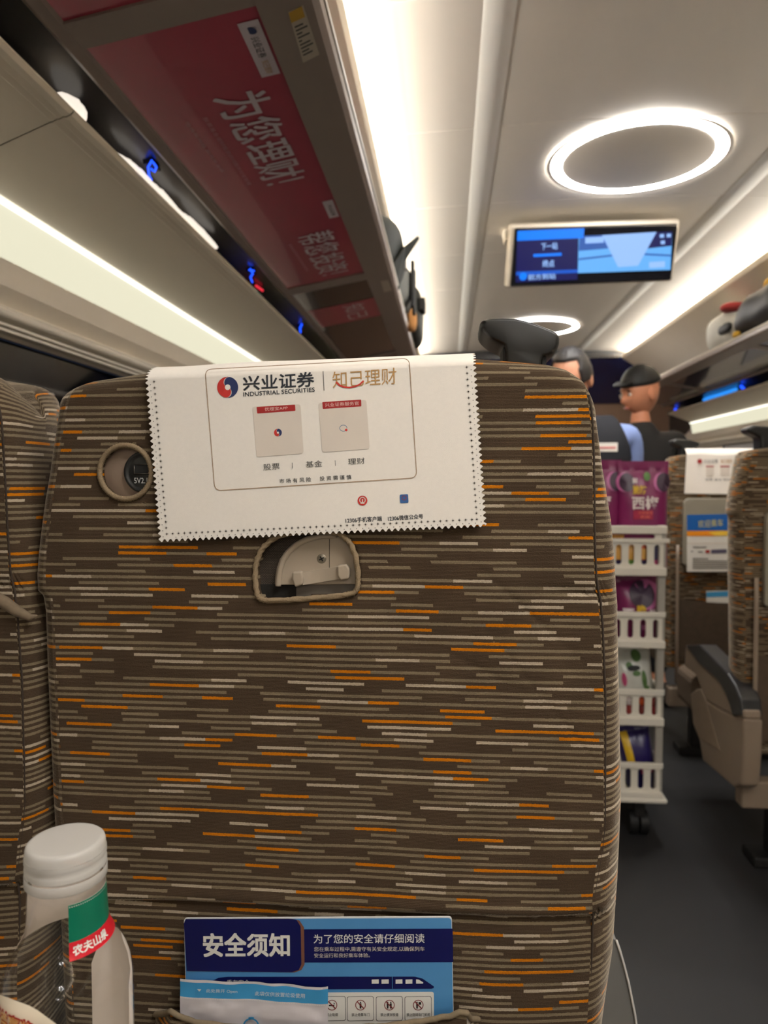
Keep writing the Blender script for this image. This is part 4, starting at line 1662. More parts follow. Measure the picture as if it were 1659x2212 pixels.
ns = 40
for rad0, rad1 in ((0, .5), (.5, 1)):
    vs = [stp(r_ * math.cos(2 * PI * k / ns), r_ * math.sin(2 * PI * k / ns), .0006) for r_ in np.linspace(rad0 + .001, rad1, 6) for k in range(ns)]
    m.add(vs, [(j * ns + i, j * ns + (i + 1) % ns, (j + 1) * ns + (i + 1) % ns, (j + 1) * ns + i) for j in range(5) for i in range(ns)], CREAM, True)
vs_ = [(x, lerp(-.85, .32 + .1 * math.cos(x * 2), j / 8)) for j in range(9) for x in np.linspace(-.85, .1, 16)]
m.add([stp(x, y, .0009) for x, y in vs_], [(j * 16 + i, j * 16 + i + 1, (j + 1) * 16 + i + 1, (j + 1) * 16 + i) for j in range(8) for i in range(15)], REDD, True)
g_, f2 = glyphs('开盖赢奖', .05)
m.add([stp(lerp(-.52, .42, a), lerp(.42, .80, b) - .28 * (a - .4) ** 2, .0011) for a, b in g_], f2, REDD)
g_, f2 = glyphs('开盖赢奖', .004)
m.add([stp(lerp(-.50, .40, a), lerp(.45, .77, b) - .28 * (a - .4) ** 2, .0014) for a, b in g_], f2, GOLDD)
m.build('prize_sticker', t)

# ------------------------------------------------------------------ seats across the aisle
NEARY, FARY = 2.0, 2.85
HALF = (itp(R_OUT, .95) - itp(L_OUT, .95)) / 2


def right_seat(xleft, yb, label, dz, first=None):
    """xleft: x of the seat's aisle-side edge"""
    t = thing('passenger_seat', (xleft + HALF, yb + .06, dz), label, 'seat', 'brown striped passenger seats')
    return t


nx = at(1580, 1150, NEARY + .03).x
fx = at(1428, 1150, FARY + .03).x
NEAR = right_seat(nx, NEARY, 'brown striped seat across the aisle with a big armrest, cut off at the right edge', 0)
FAR = right_seat(fx, FARY, 'brown striped seat behind the snack trolley with white cover and blue leaflet', .012)
# coarser backrest shared by both (built in the front seat's place, then parented)
tmp = thing('passenger_seat_form', (XM, .62, 0), 'x', 'x')
rb = seat_back(.006, False, tmp)
rb.parent = NEAR
c = rb.copy()
COL.objects.link(c)
c.parent = FAR
bpy.data.objects.remove(tmp)
for T, y in ((NEAR, NEARY), (FAR, FARY)):
    ox = T.location.x
    dz = T.location.z
    L_ = ox - HALF
    # tray table folded up against the back
    m = MB()
    tl, tr_, zb_, zt_ = ox - .170, ox + .170, .765 + dz, 1.02 + dz
    r_ = .022
    outl = []
    for cx_, cz_, a0 in ((tr_ - r_, zt_ - r_, 0), (tl + r_, zt_ - r_, 90), (tl + r_ * .4, zb_ + r_ * .4, 180), (tr_ - r_ * .4, zb_ + r_ * .4, 270)):
        rr_ = r_ if a0 < 180 else r_ * .4
        for k in range(7):
            a = R(a0 + 15 * k)
            outl.append((cx_ + rr_ * math.cos(a), y - .022, cz_ + rr_ * math.sin(a)))
    m.prism(outl, (0, .020, 0), GREYTRAY)
    tr__ = m.build('tray_table', T, bevel=.003)
    m = MB()
    m.box((ox + .02, y - .018, zt_ + .018), (.05, .016, .02), LATCH)
    m.build('tray_latch', T, bevel=.002)
    for sx in (-.188, .188):
        m = MB()
        m.tube([(ox + sx, y - .012, .84 + dz), (ox + sx, y - .014, .78 + dz), (ox + sx, y - .020, .50 + dz), (ox + sx, y - .024, .31 + dz), (ox + sx * .95, y - .02, .305 + dz)], .0065, SHELL, 8)
        m.build('tray_arm', T)
    m = MB()
    m.grid(lambda u, v: Vector((ox - .185 + .37 * u, y - .006 - .016 * max(0.0, math.sin(PI * u)) ** .5 * (1 - v), lerp(.632, .40, v) + dz - .012 * math.sin(PI * u))), 24, 10, mat('dark_pocket_velour', (84, 70, 56), .95, var=.25, vscale=60))
    m.build('pocket', T)
    m = MB()
    m.box((ox + .01, y + .32, .40 + dz), (.45, .50, .13), mat('plain_brown_velour', (110, 94, 78), .95, var=.2, vscale=150))
    m.build('seat_cushion', T, bevel=.03)
    m = MB()
    m.box((ox + .02, y + .02, .245 + dz), (.46, .05, .075), SHELL)
    m.build('base_rail', T, bevel=.006)
    m = MB()
    m.box((ox + .06, y + .12, .115 + dz * .5), (.30, .05, .20), BLACKM)
    m.box((ox + .06, y + .12, .015), (.40, .09, .03), BLACKM)
    m.build('pedestal', T, bevel=.006)
    # black assist handle on the aisle shoulder
    m = MB()
    hx = L_ + .085
    zt = 1.19 + dz
    m.prism([(hx - .045, y + .03, zt + .040), (hx - .05, y + .03, zt + .052), (hx - .03, y + .03, zt + .060), (hx + .02, y + .03, zt + .056), (hx + .055, y + .03, zt + .046), (hx + .056, y + .03, zt + .030), (hx + .03, y + .03, zt + .020), (hx + .028, y + .03, zt - .02), (hx - .012, y + .03, zt - .02), (hx - .014, y + .03, zt + .026)], (0, .055, 0), mat('black_handle_plastic', (25, 25, 24), .38))
    m.build('assist_handle', T, bevel=.007)

# aisle armrest and side shell of the nearer seat
XA = nx + .004


def C6(x, y):
    return (1260 + x / 4.158, 1360 + y / 4.158)


def ax(pts, X=XA):
    return [atx(*C6(a, b), X) for a, b in pts]


m = MB()
m.prism(ax([(918, 150), (905, 330), (1012, 412), (1100, 640), (1330, 770), (1440, 800), (1440, 720), (1340, 700), (1230, 480), (1050, 310), (965, 195)]), (.045, 0, 0), SHELL)
aro = m.build('armrest', NEAR, bevel=.006)
m = MB()
m.prism([p + Vector((-.004, 0, 0)) for p in ax([(920, 138), (1050, 133), (1180, 265), (1300, 388), (1370, 500), (1420, 625), (1432, 770), (1352, 782), (1330, 700), (1290, 590), (1230, 480), (1150, 395), (1050, 310), (965, 195)])], (.055, 0, 0), mat('black_armrest_pad', (32, 32, 34), .3))
m.build('armrest_pad', aro, bevel=.006)
m = MB()
m.prism(ax([(962, 575), (1010, 535), (1060, 520), (1110, 640), (1330, 765), (1440, 800), (1430, 1140), (1412, 1400), (1350, 1422), (1200, 1290), (1070, 1180), (1040, 1000), (985, 850)]), (.05, 0, 0), SHELL)
so = m.build('side_shell', NEAR, bevel=.008)
m = MB()
m.prism([p + Vector((-.0012, 0, 0)) for p in ax([(962, 575), (1010, 535), (1060, 525), (1110, 650), (1165, 850), (1240, 1110), (1040, 985), (985, 850)])], (.02, 0, 0), mat('beige_cushion_side', (146, 129, 110), .7, var=.1))
m.build('cushion_side', so, bevel=.006)

# far seat: headrest cover, leaflet, card in the pocket
fo = FAR.location
m = MB()
cy = FARY - .006
c0, c1 = at(1483, 985, cy), at(1640, 983, cy)
zlow = at(1480, 1066, cy).z
x0, x1 = c0.x, c1.x
zt = 1.217


def fcov(u, v):
    x = lerp(x0, x1, u)
    if v < .75:
        s = v / .75
        return Vector((x - .006 * (1 - s) * (1 - u), cy - .001 + .002 * math.sin(u * 9), lerp(zlow - .004 * u, zt - .012, s)))
    s = (v - .75) / .25
    return Vector((x, cy + .06 * s, zt - .012 + .018 * math.sin(min(1, s * 2.5) * PI / 2)))


m.grid(fcov, 40, 30, CLOTH, flip=False)


def fq(pts):
    return [at(a, b, cy - .004) for a, b in pts]


c_ = at(1511.5, 996.5, cy - .004)
m.poly([c_ + Vector((.009 * math.cos(k * PI / 8), 0, .009 * math.sin(k * PI / 8))) for k in range(16)], DRED)
m.text('兴业证券', fq([(1520, 992), (1551, 992), (1551, 1001), (1520, 1001)]), GREYINK)
m.text('知己理财', fq([(1557, 992), (1582, 992), (1582, 1001), (1557, 1001)]), GOLDINK)
m.poly(fq([(1525, 1006), (1542, 1006), (1542, 1009), (1525, 1009)]), DRED)
m.poly(fq([(1556, 1006), (1576, 1006), (1576, 1009), (1556, 1009)]), DRED)
m.poly(fq([(1525, 1009), (1542, 1009), (1542, 1027), (1525, 1027)]), TILE)
m.poly(fq([(1556, 1009), (1576, 1009), (1576, 1027), (1556, 1027)]), TILE)
m.text('股票 基金 理财', fq([(1524, 1034), (1578, 1034), (1578, 1038), (1524, 1038)]), GREYINK)
o = m.build('headrest_cover', origin=(x0, cy, zlow))
tag(o, 'small white headrest cover on the seat behind the snack trolley', 'headrest cover', 'white headrest covers')

m = MB()
ly = FARY - .0235


def lq(pts, d=0):
    return [at(a, b, ly - d) for a, b in pts]


m.prism(lq([(1484, 1112), (1590, 1110), (1592, 1235), (1484, 1235)]), (0, .0008, 0), CARDW)
m.poly(lq([(1484, 1112), (1590, 1110), (1590, 1146), (1484, 1147)], .001), mat('leaflet_blue', (16, 92, 170), .4))
m.poly(lq([(1484, 1147), (1590, 1146), (1590, 1157), (1535, 1158), (1484, 1158)], .001), mat('leaflet_orange', (240, 150, 26), .4))
m.poly(lq([(1530, 1150), (1560, 1147), (1590, 1149), (1590, 1157), (1545, 1157)], .0015), mat('leaflet_yellow', (244, 206, 70), .4))
YEL = mat('leaflet_lettering', (222, 206, 110), .5)
rnd = random.Random(3)
m.text('欢迎乘车', lq([(1508, 1124), (1562, 1121), (1562, 1137), (1508, 1140)], .0015), YEL)
m.poly(lq([(1484, 1173), (1592, 1173), (1592, 1174.5), (1484, 1174.5)], .001), TILE)
for k, (a, b, y_) in enumerate(((1497, 1526, 1181), (1493, 1497, 1190), (1508, 1518, 1191), (1496, 1530, 1206), (1496, 1575, 1211), (1496, 1580, 1216), (1496, 1578, 1221), (1496, 1582, 1226))):
    m.poly(lq([(a, y_), (b, y_), (b, y_ + 2.2), (a, y_ + 2.2)], .001), GREYINK)
m.poly(lq([(1536, 1187), (1570, 1186), (1570, 1195), (1536, 1196)], .001), mat('leaflet_stamp', (90, 86, 110), .5))
m.poly(lq([(1524, 1188), (1533, 1188), (1533, 1195), (1524, 1195)], .001), DRED)
o = m.build('leaflet', origin=at(1535, 1235, ly))
tag(o, 'blue, orange and white leaflet on the folded tray of the far seat', 'leaflet')
m = MB()
py_ = FARY - .010
m.prism([at(a, b, py_) for a, b in ((1526, 1277), (1600, 1275), (1600, 1340), (1527, 1340))], (0, .002, 0), CARDW)
m.poly([at(a, b, py_ - .0006) for a, b in ((1526, 1279), (1600, 1276), (1600, 1288), (1526, 1290))], BAGB)
o = m.build('paper_bag', origin=at(1560, 1340, py_))
tag(o, 'small white paper bag with blue band peeking from the far seat pocket', 'paper bag')

# ------------------------------------------------------------------ snack trolley
TY = 2.20
TXR = at(1437, 1300, TY).x
TXL = TXR - .315
TD = .52


def tz(py):
    return at(1400, py, TY).z


t = thing('snack_trolley', (TXR - .16, TY + TD / 2, 0), 'tall narrow white plastic snack trolley in the aisle', 'trolley')
for x in (TXL + .012, TXR - .010):
    for y in (TY + .012, TY + TD - .012):
        m = MB()
        m.box((x, y, (tz(1135) + tz(1728)) / 2), (.022, .022, tz(1135) - tz(1728)), mat('grey_trolley_post', (168, 164, 156), .4))
        m.build('upright', t, bevel=.003)
tiers = [(1136, 1153, 1172, 1226, 1243), (1322, 1333, 1333, 1384, 1399), (1489, 1502, 1500, 1550, 1566), (1648, 1660, 1656, 1710, 1727)]


def slot_panel(mm, x0, x1, z0, z1, y, nsl, mt, fill=.42, vfill=.78, thick=.004):
    wd = (x1 - x0) / nsl
    for k in range(nsl):
        cx_ = x0 + (k + .5) * wd
        cz_ = (z0 + z1) / 2
        hw_, hh_ = wd * fill / 2, (z1 - z0) * vfill / 2
        hw2, hh2 = min(hw_, hh_), max(hw_, hh_) - min(hw_, hh_)
        inner, outer = [], []
        for i in range(32):
            a = 2 * PI * i / 32
            if hh_ >= hw_:
                inner.append((cx_ + hw2 * math.cos(a), y, cz_ + hw2 * math.sin(a) + (hh2 if math.sin(a) > 1e-6 else -hh2 if math.sin(a) < -1e-6 else 0)))
            else:
                inner.append((cx_ + hw2 * math.cos(a) + (hh2 if math.cos(a) > 0 else -hh2), y, cz_ + hw2 * math.sin(a)))
            sx = 1 / max(abs(math.cos(a)), abs(math.sin(a)))
            outer.append((cx_ + math.cos(a) * sx * wd / 2, y, cz_ + math.sin(a) * sx * (z1 - z0) / 2))
        n = 32
        vs_ = inner + outer + [(a, b + thick, c) for a, b, c in inner] + [(a, b + thick, c) for a, b, c in outer]
        fs_ = []
        for i in range(n):
            j = (i + 1) % n
            fs_ += [(i, j, n + j, n + i), (2 * n + i, 3 * n + i, 3 * n + j, 2 * n + j), (i, 2 * n + i, 2 * n + j, j)]
        mm.add(vs_, fs_, mt)


tier_z = []
for i, (ra, rb_, sa_, sb_, sh_) in enumerate(tiers):
    m = MB()
    ext = .004 if i == 0 else 0
    xr, xl = TXR - .003, TXL + .003
    # rim all round
    zr0, zr1 = tz(rb_), tz(ra)
    for y in (TY - .006, TY + TD - .006):
        m.box(((xl + xr) / 2, y + .006, (zr0 + zr1) / 2), (xr - xl + 2 * ext, .014, zr1 - zr0), WHITEP)
    for x in (xl, xr):
        m.box((x, TY + TD / 2, (zr0 + zr1) / 2), (.012, TD, zr1 - zr0), WHITEP)
    if i == 0:
        # second rail with an oval opening above the slotted panel
        slot_panel(m, xl + .01, xr - .01, tz(1166), tz(1152), TY, 1, WHITEP, .86, .8)
        m.box(((xl + xr) / 2 + .004, TY + .001, tz(1168)), (xr - xl + .016, .014, .012), WHITEP)
        zs1 = tz(1171)
    else:
        zs1 = tz(sa_)
    zs0 = tz(sb_)
    slot_panel(m, xl + .006, xr - .004, zs0, zs1, TY, 8, WHITEP)
    slot_panel(m, xl + .006, xr - .004, zs0, zs1, TY + TD - .006, 8, WHITEP)
    for x in (xl, xr):
        for k in range(9):
            m.box((x, TY + .03 + (TD - .06) * k / 8, (zs0 + zs1) / 2), (.005, .028, zs1 - zs0), WHITEP)
    # floor with a bright front edge
    zf0, zf1 = tz(sh_), tz(sb_)
    m.box(((xl + xr) / 2, TY + TD / 2, zf0 + .006), (xr - xl, TD - .01, .012), WHITEP)
    m.box(((xl + xr) / 2, TY, (zf0 + zf1) / 2), (xr - xl + .006, .022, zf1 - zf0), WHITEP)
    tier_z.append(zf0 + .013)
    m.build('basket', t, bevel=.0025, bseg=2)
m = MB()
m.box(((TXL + TXR) / 2 + .003, TY + TD / 2, tz(1727)), (TXR - TXL + .02, TD + .03, .014), WHITEP)
m.build('bottom_frame', t, bevel=.005)
for x in (TXL + .04, TXR - .055):
    for y in (TY + .05, TY + TD - .05):
        m = MB()
        m.box((x, y, .085), (.03, .035, .045), BLACKM)
        for dx in (-.016, .016):
            c_ = Vector((x + dx, y + .012, .036))
            m.grid(lambda u, v: c_ + Vector(((v - .5) * .024, .036 * math.cos(2 * PI * u), .036 * math.sin(2 * PI * u))), 24, 2, BLACKM, cu=True)
            for s_ in (-.5, .5):
                m.poly([c_ + Vector((s_ * .024, .036 * math.cos(2 * PI * k / 24), .036 * math.sin(2 * PI * k / 24))) for k in range(24)], BLACKM)
        m.tube([(x, y, .10), (x, y, tz(1727))], .009, mat('castor_steel', (150, 150, 150), .3, metal=.8), 10)
        m.build('castor', t)
m = MB()
m.tube([(TXL + .02, TY + TD, .93), (TXL + .02, TY + TD + .06, 1.0), (TXR - .02, TY + TD + .06, 1.0), (TXR - .02, TY + TD, .93)], .010, mat('grey_trolley_post', (168, 164, 156), .4), 10)
m.build('push_handle', t)


def pouch(name, cx_, y, z0, wd, ht, th, mt, label, cat, group, deco=None, lean=0.0, tilt=0.0):
    """filled snack pouch: pillow with flat crimped top seam"""
    mm = MB()
    rot = Matrix.Rotation(tilt, 3, 'Y') @ Matrix.Rotation(lean, 3, 'X')

    def P(u, v, side):
        ex = 1 - abs(2 * u - 1) ** 4
        ez = max(0.0, 1 - abs(2 * min(1, v / .9) - .75) ** 3 / 2.2) if v < .9 else 0.0
        d = th / 2 * max(0.0, ex) ** .5 * ez
        q = Vector(((u - .5) * wd * (1 - .04 * math.sin(PI * v)), side * d + .002 * noise.noise(Vector((u * 6, v * 7, cx_ * 9))), v * ht))
        return Vector((cx_, y, z0)) + rot @ q
    for sd in (-1, 1):
        mm.grid(lambda u, v: P(u, v, sd), 22, 24, mt, flip=sd > 0)
    if deco:
        deco(mm, lambda u, v, d=.0016: P(u, v, -1) + Vector((0, -d, 0)))
    o_ = mm.build(name, origin=(cx_, y, z0))
    tag(o_, label, cat, group)
    return o_


PLUM = mat('plum_foil', (128, 34, 92), .3, var=.1, vscale=20)
PLUMR = mat('plum_foil_red', (172, 42, 76), .35)
PLUMD = mat('plum_fruit_dark', (62, 42, 66), .35)
PINK = mat('plum_fruit_pink', (196, 108, 168), .4)
LEAFG = mat('plum_leaf_green', (82, 118, 62), .5)
YELL = mat('pouch_yellow', (222, 182, 34), .4)
PWHITE = mat('pouch_white', (236, 226, 228), .4)
PCORAL = mat('pouch_coral', (224, 110, 96), .4)


def plum_deco(mm, P0):
    def P(u, v, d=.0016):
        return P0(u, .44 + .53 * v, d)

    def patch(pts, mt, d):
        mm.poly([P(u, v, d) for u, v in pts], mt)

    def oval(cu, cv, ru, rv, mt, d, n=18):
        for k in range(n):
            a, b = 2 * PI * k / n, 2 * PI * (k + 1) / n
            mm.add([P(cu, cv, d), P(cu + ru * math.cos(a), cv + rv * math.sin(a), d), P(cu + ru * math.cos(b), cv + rv * math.sin(b), d)], [(0, 1, 2)], mt)
    for cu in (.12, .86):
        oval(cu, .69, .17, .17, PINK, .003)
        oval(cu + .035, .69, .145, .165, PLUMD, .005)
    oval(.56, .79, .07, .08, LEAFG, .005)
    for j in range(6):
        for i in range(6):
            u0, u1 = .27 + .40 * i / 6, .27 + .40 * (i + 1) / 6
            v0, v1 = .05 + .16 * j / 6, .05 + .16 * (j + 1) / 6
            patch([(u0, v0), (u1, v0), (u1, v1), (u0, v1)], PLUMR, .003)

    def txt(s, u0, u1, v0, v1, mt, b):
        g, f = glyphs(s, b)
        mm.add([P(lerp(u0, u1, a), lerp(v0, v1, c), .006) for a, c in g], f, mt)
    txt('鲜', .26, .37, .66, .77, PWHITE, .02)
    txt('脆防', .26, .54, .48, .64, YELL, .02)
    txt('西梅', .24, .78, .22, .45, PWHITE, .025)
    txt('无核蜜饯', .36, .66, .14, .19, PCORAL, .01)
    txt('果脯', .40, .60, .07, .12, PCORAL, .01)


zb_ = tz(1172)
zp0 = tier_z[0]
ph_ = at(1392, 996, TY + .04).z - zp0
pouch('snack_pouch', at(1389, 1060, TY + .04).x, TY + .045, zp0, .150, ph_, .05, PLUM, 'purple prune pouch at the right of the trolley top, with a green leaf', 'snack pouch', 'prune pouches on the trolley top', plum_deco)
pouch('snack_pouch', at(1289, 1060, TY + .05).x, TY + .06, zp0, .150, ph_ + .004, .05, PLUM, 'purple prune pouch half hidden behind the nearest seat', 'snack pouch', 'prune pouches on the trolley top', plum_deco)
pouch('snack_pouch', at(1392, 1060, TY + .20).x, TY + .20, zp0, .150, ph_ + .004, .05, PLUM, 'purple prune pouch in the second row on the trolley top', 'snack pouch', 'prune pouches on the trolley top', plum_deco)


def stripes(cols):
    def f(mm, P):
        for (u0, u1, v0, v1, mt) in cols:
            for j in range(5):
                for i in range(5):
                    a0, a1 = lerp(u0, u1, i / 5), lerp(u0, u1, (i + 1) / 5)
                    b0, b1 = lerp(v0, v1, j / 5), lerp(v0, v1, (j + 1) / 5)
                    mm.poly([P(a0, b0, .003), P(a1, b0, .003), P(a1, b1, .003), P(a0, b1, .003)], mt)
    return f


GOLDF = mat('biscuit_gold', (226, 172, 84), .4)
GREENF = mat('pouch_green', (110, 150, 70), .45)
ORANGEF = mat('pouch_orange', (214, 90, 44), .4)
NAVYF = mat('pouch_navy', (44, 34, 78), .35)
PEACH = mat('pouch_peach', (232, 172, 140), .45)
PINKF = mat('pouch_pink', (186, 74, 120), .4)
small = [(1332, GOLDF, NAVYF, 'gold and navy'), (1358, GOLDF, GREENF, 'gold and green'), (1385, ORANGEF, NAVYF, 'orange and gold'), (1412, NAVYF, PINKF, 'dark navy and pink')]
for k, (px, c1, c2, nm) in enumerate(small):
    third = (.05, .95, .32, .62, GOLDF if k == 2 else c1)
    pouch('snack_pouch', at(px, 1200, TY + .022).x, TY + .026, zp0, .036, tz(1157) - zp0, .022, c1, 'small %s snack pack behind the slots of the top basket' % nm, 'snack pouch', 'snack packs in the top basket', stripes([(.05, .95, .04, .30, c2), third]))


def plum2(mm, P):
    def oval(cu, cv, ru, rv, mt, d, n=18):
        for k in range(n):
            a, b = 2 * PI * k / n, 2 * PI * (k + 1) / n
            mm.add([P(cu, cv, d), P(cu + ru * math.cos(a), cv + rv * math.sin(a), d), P(cu + ru * math.cos(b), cv + rv * math.sin(b), d)], [(0, 1, 2)], mt)
    oval(.62, .72, .30, .24, PINK, .003)
    oval(.52, .72, .27, .22, PLUMD, .005)
    g, f = glyphs('西', .06)
    mm.add([P(lerp(.10, .34, a), lerp(.36, .50, c), .006) for a, c in g], f, PWHITE)
    g, f = glyphs('脆', .06)
    mm.add([P(lerp(.38, .60, a), lerp(.36, .56, c), .006) for a, c in g], f, YELL)
    g, f = glyphs('梅', .03)
    mm.add([P(lerp(.66, .84, a), lerp(.38, .50, c), .006) for a, c in g], f, PWHITE)
    for u0, u1, v0, v1, mt in ((.30, .50, .06, .24, PLUMD), (.5, .62, .16, .24, PINK)):
        mm.poly([P(u0, v0, .003), P(u1, v0, .003), P(u1, v1, .003), P(u0, v1, .003)], mt)


z1 = tier_z[1]
pouch('snack_pouch', at(1383, 1300, TY + .06).x, TY + .07, z1, .145, tz(1245) - z1 - .01, .06, PLUM, 'dark purple prune pouch in the second basket of the trolley', 'snack pouch', 'prune pouches in the second basket', plum2, lean=-.05)
pouch('snack_pouch', at(1290, 1300, TY + .06).x, TY + .09, z1, .14, tz(1250) - z1 - .01, .06, PLUM, 'purple prune pouch at the hidden left end of the second basket', 'snack pouch', 'prune pouches in the second basket', plum2, lean=-.05)

z2 = tier_z[2]
CLEARW = mat('clear_white_film', (206, 208, 202), .25, var=.12, vscale=30)


def veg(mm, P):
    def oval(cu, cv, ru, rv, mt, d, n=14):
        for k in range(n):
            a, b = 2 * PI * k / n, 2 * PI * (k + 1) / n
            mm.add([P(cu, cv, d), P(cu + ru * math.cos(a), cv + rv * math.sin(a), d), P(cu + ru * math.cos(b), cv + rv * math.sin(b), d)], [(0, 1, 2)], mt)
    for cu, cv, ru, rv in ((.62, .86, .12, .08), (.40, .74, .08, .05), (.72, .52, .06, .14), (.55, .62, .10, .04), (.78, .36, .05, .07)):
        oval(cu, cv, ru, rv, LEAFG, .003)
    oval(.22, .55, .06, .10, PINKF, .003)
    oval(.50, .70, .16, .04, BLACKM, .004)


pouch('snack_bag', at(1376, 1480, TY + .09).x, TY + .10, z2, .125, tz(1402) - z2 - .012, .09, CLEARW, 'clear white bag with green leaf print in the third basket', 'snack bag', None, veg, tilt=-.12)
for k, (px, bodyc, capc, lab) in enumerate(((1361, mat('bottle_red', (150, 52, 48), .3), PWHITE, 'small red bottle with white cap in the third basket'), (1388, mat('bottle_dark_red', (120, 40, 38), .3), ORANGEF, 'small dark red bottle with orange cap in the third basket'), (1414, mat('bottle_crimson', (140, 44, 44), .3), mat('cap_crimson', (150, 70, 66), .4), 'small crimson bottle with crimson cap in the third basket'))):
    c_ = at(px, 1530, TY + .030)
    tb = thing('drink_bottle', (c_.x, TY + .026, z2), lab, 'bottle', 'small bottles in the third basket')
    mm = MB()
    hh = tz(1528) - z2
    mm.lathe([(0, 0), (.013, 0), (.0145, .003), (.0145, hh * .8), (.008, hh), (.008, hh + .004)], (c_.x, TY + .026, z2), bodyc, 24)
    mm.build('bottle_body', tb)
    mm = MB()
    mm.lathe([(.009, hh), (.0125, hh + .002), (.0125, hh + .020), (.010, hh + .030), (0, hh + .032)], (c_.x, TY + .026, z2), capc, 24)
    mm.build('bottle_cap', tb)

z3 = tier_z[3]
BLUEP = mat('pouch_deep_blue', (36, 26, 96), .3, var=.15, vscale=30)
pouch('snack_bag', at(1392, 1630, TY + .07).x, TY + .075, z3, .105, tz(1572) - z3 - .012, .07, BLUEP, 'deep blue snack bag with yellow panel in the bottom basket', 'snack bag', 'snack bags in the bottom basket',
      stripes([(.12, .34, .40, .92, YELL), (.5, .72, .36, .44, GREENF), (.45, .85, .26, .36, PINKF)]), tilt=-.22)
pouch('snack_bag', at(1315, 1630, TY + .08).x, TY + .15, z3, .10, tz(1585) - z3 - .012, .06, mat('pouch_lilac', (170, 160, 180), .35), 'lilac snack bag beside the deep blue one in the bottom basket', 'snack bag', 'snack bags in the bottom basket', stripes([(.2, .8, .3, .6, PWHITE)]), tilt=-.15)

# ------------------------------------------------------------------ luggage on the racks


def lump(c, d, mt, mm, seed, squash=.35, n=2.6, amp=.06):
    """soft box: superellipsoid with crumple"""
    c = Vector(c)

    def f(u, v):
        a, b = 2 * PI * u, PI * (v - .5)
        sg = lambda k, e: math.copysign(abs(k) ** e, k)
        e = 2 / n
        p = Vector((sg(math.cos(b), e) * sg(math.cos(a), e) * d[0] / 2, sg(math.cos(b), e) * sg(math.sin(a), e) * d[1] / 2, sg(math.sin(b), e) * d[2] / 2))
        p *= 1 + amp * noise.noise(p * 9 + Vector((seed, seed, 0)))
        return c + p
    mm.grid(f, 44, 24, mt, cu=True)


BPK = mat('black_rucksack_nylon', (44, 48, 46), .7, bump=.3, bscale=400)
RS = ZE + .69
t = thing('rucksack', (-.30, 2.62, RS), 'dark green-black rucksack with a sticking-up strap on the left rack edge', 'rucksack')
m = MB()
lump((-.31, 2.60, RS + .115), (.30, .40, .23), BPK, m, 3, n=3)
m.build('bag_body', t)
m = MB()
m.prism([(-.185, 2.46, RS + .05), (-.150, 2.48, RS + .11), (-.105, 2.50, RS + .150), (-.10, 2.51, RS + .143), (-.15, 2.52, RS + .07), (-.175, 2.56, RS - .02), (-.185, 2.50, RS - .02)], (-.012, .03, 0), BPK)
m.build('strap', t, bevel=.004)
m = MB()
m.box((-.158, 2.66, RS + .10), (.008, .05, .04), mat('grey_reflective', (150, 150, 150), .4))
m.build('reflective_patch', t, bevel=.002)
t = thing('holdall', (-.30, 3.05, RS), 'grey and dark striped holdall in the middle of the left rack edge', 'holdall')
m = MB()
lump((-.30, 3.02, RS + .10), (.31, .36, .21), mat('grey_holdall_canvas', (110, 112, 108), .8), m, 8, n=3)
m.build('bag_body', t)
m = MB()
for yy in (2.93, 3.06):
    m.box((-.146, yy, RS + .10), (.014, .045, .18), BLACKM)
m.build('strap', t, bevel=.003)
m = MB()
lump((-.165, 3.22, RS + .02), (.05, .10, .10), mat('tan_plush', (196, 140, 84), .95), m, 5)
o = m.build('plush_charm', origin=(-.165, 3.22, RS))
tag(o, 'small tan plush charm between the bags on the left rack edge', 'charm')
t = thing('suitcase', (-.30, 3.62, RS), 'black case at the far end of the left rack', 'suitcase')
m = MB()
lump((-.295, 3.62, RS + .115), (.33, .62, .24), BPK, m, 12, n=5, amp=.02)
m.build('case_body', t)
m = MB()
m.box((-.125, 3.42, RS + .13), (.03, .10, .06), BLACKM)
m.build('side_pocket', t, bevel=.006)

t = thing('rucksack', (1.53, 4.05, RS), 'white and grey rucksack with a red trim standing on the right rack', 'rucksack')
m = MB()
lump((1.54, 4.00, RS + .100), (.28, .42, .22), mat('white_rucksack', (206, 206, 200), .6, var=.08, vscale=20), m, 21, n=3, amp=.09)
m.build('bag_body', t)
m = MB()
lump((1.47, 3.86, RS + .195), (.16, .10, .05), mat('red_trim_fabric', (160, 44, 46), .7), m, 2)
m.build('red_trim', t)
m = MB()
lump((1.405, 3.84, RS + .085), (.03, .16, .05), BLACKM, m, 4)
m.build('black_logo_patch', t)
t = thing('jacket', (1.52, 3.42, RS), 'black folded jacket with yellow trim beside the white rucksack', 'jacket')
m = MB()
lump((1.53, 3.40, RS + .10), (.31, .80, .22), mat('black_jacket_nylon', (24, 24, 28), .5), m, 31, n=2.6, amp=.12)
m.build('folded_body', t)
m = MB()
lump((1.50, 3.42, RS + .205), (.14, .20, .06), mat('yellow_trim', (206, 160, 46), .7), m, 6)
m.build('yellow_lining', t)
m = MB()
lump((1.385, 3.64, RS + .015), (.03, .06, .03), mat('yellow_trim', (206, 160, 46), .7), m, 7)
m.build('yellow_pull', t)

# ------------------------------------------------------------------ people


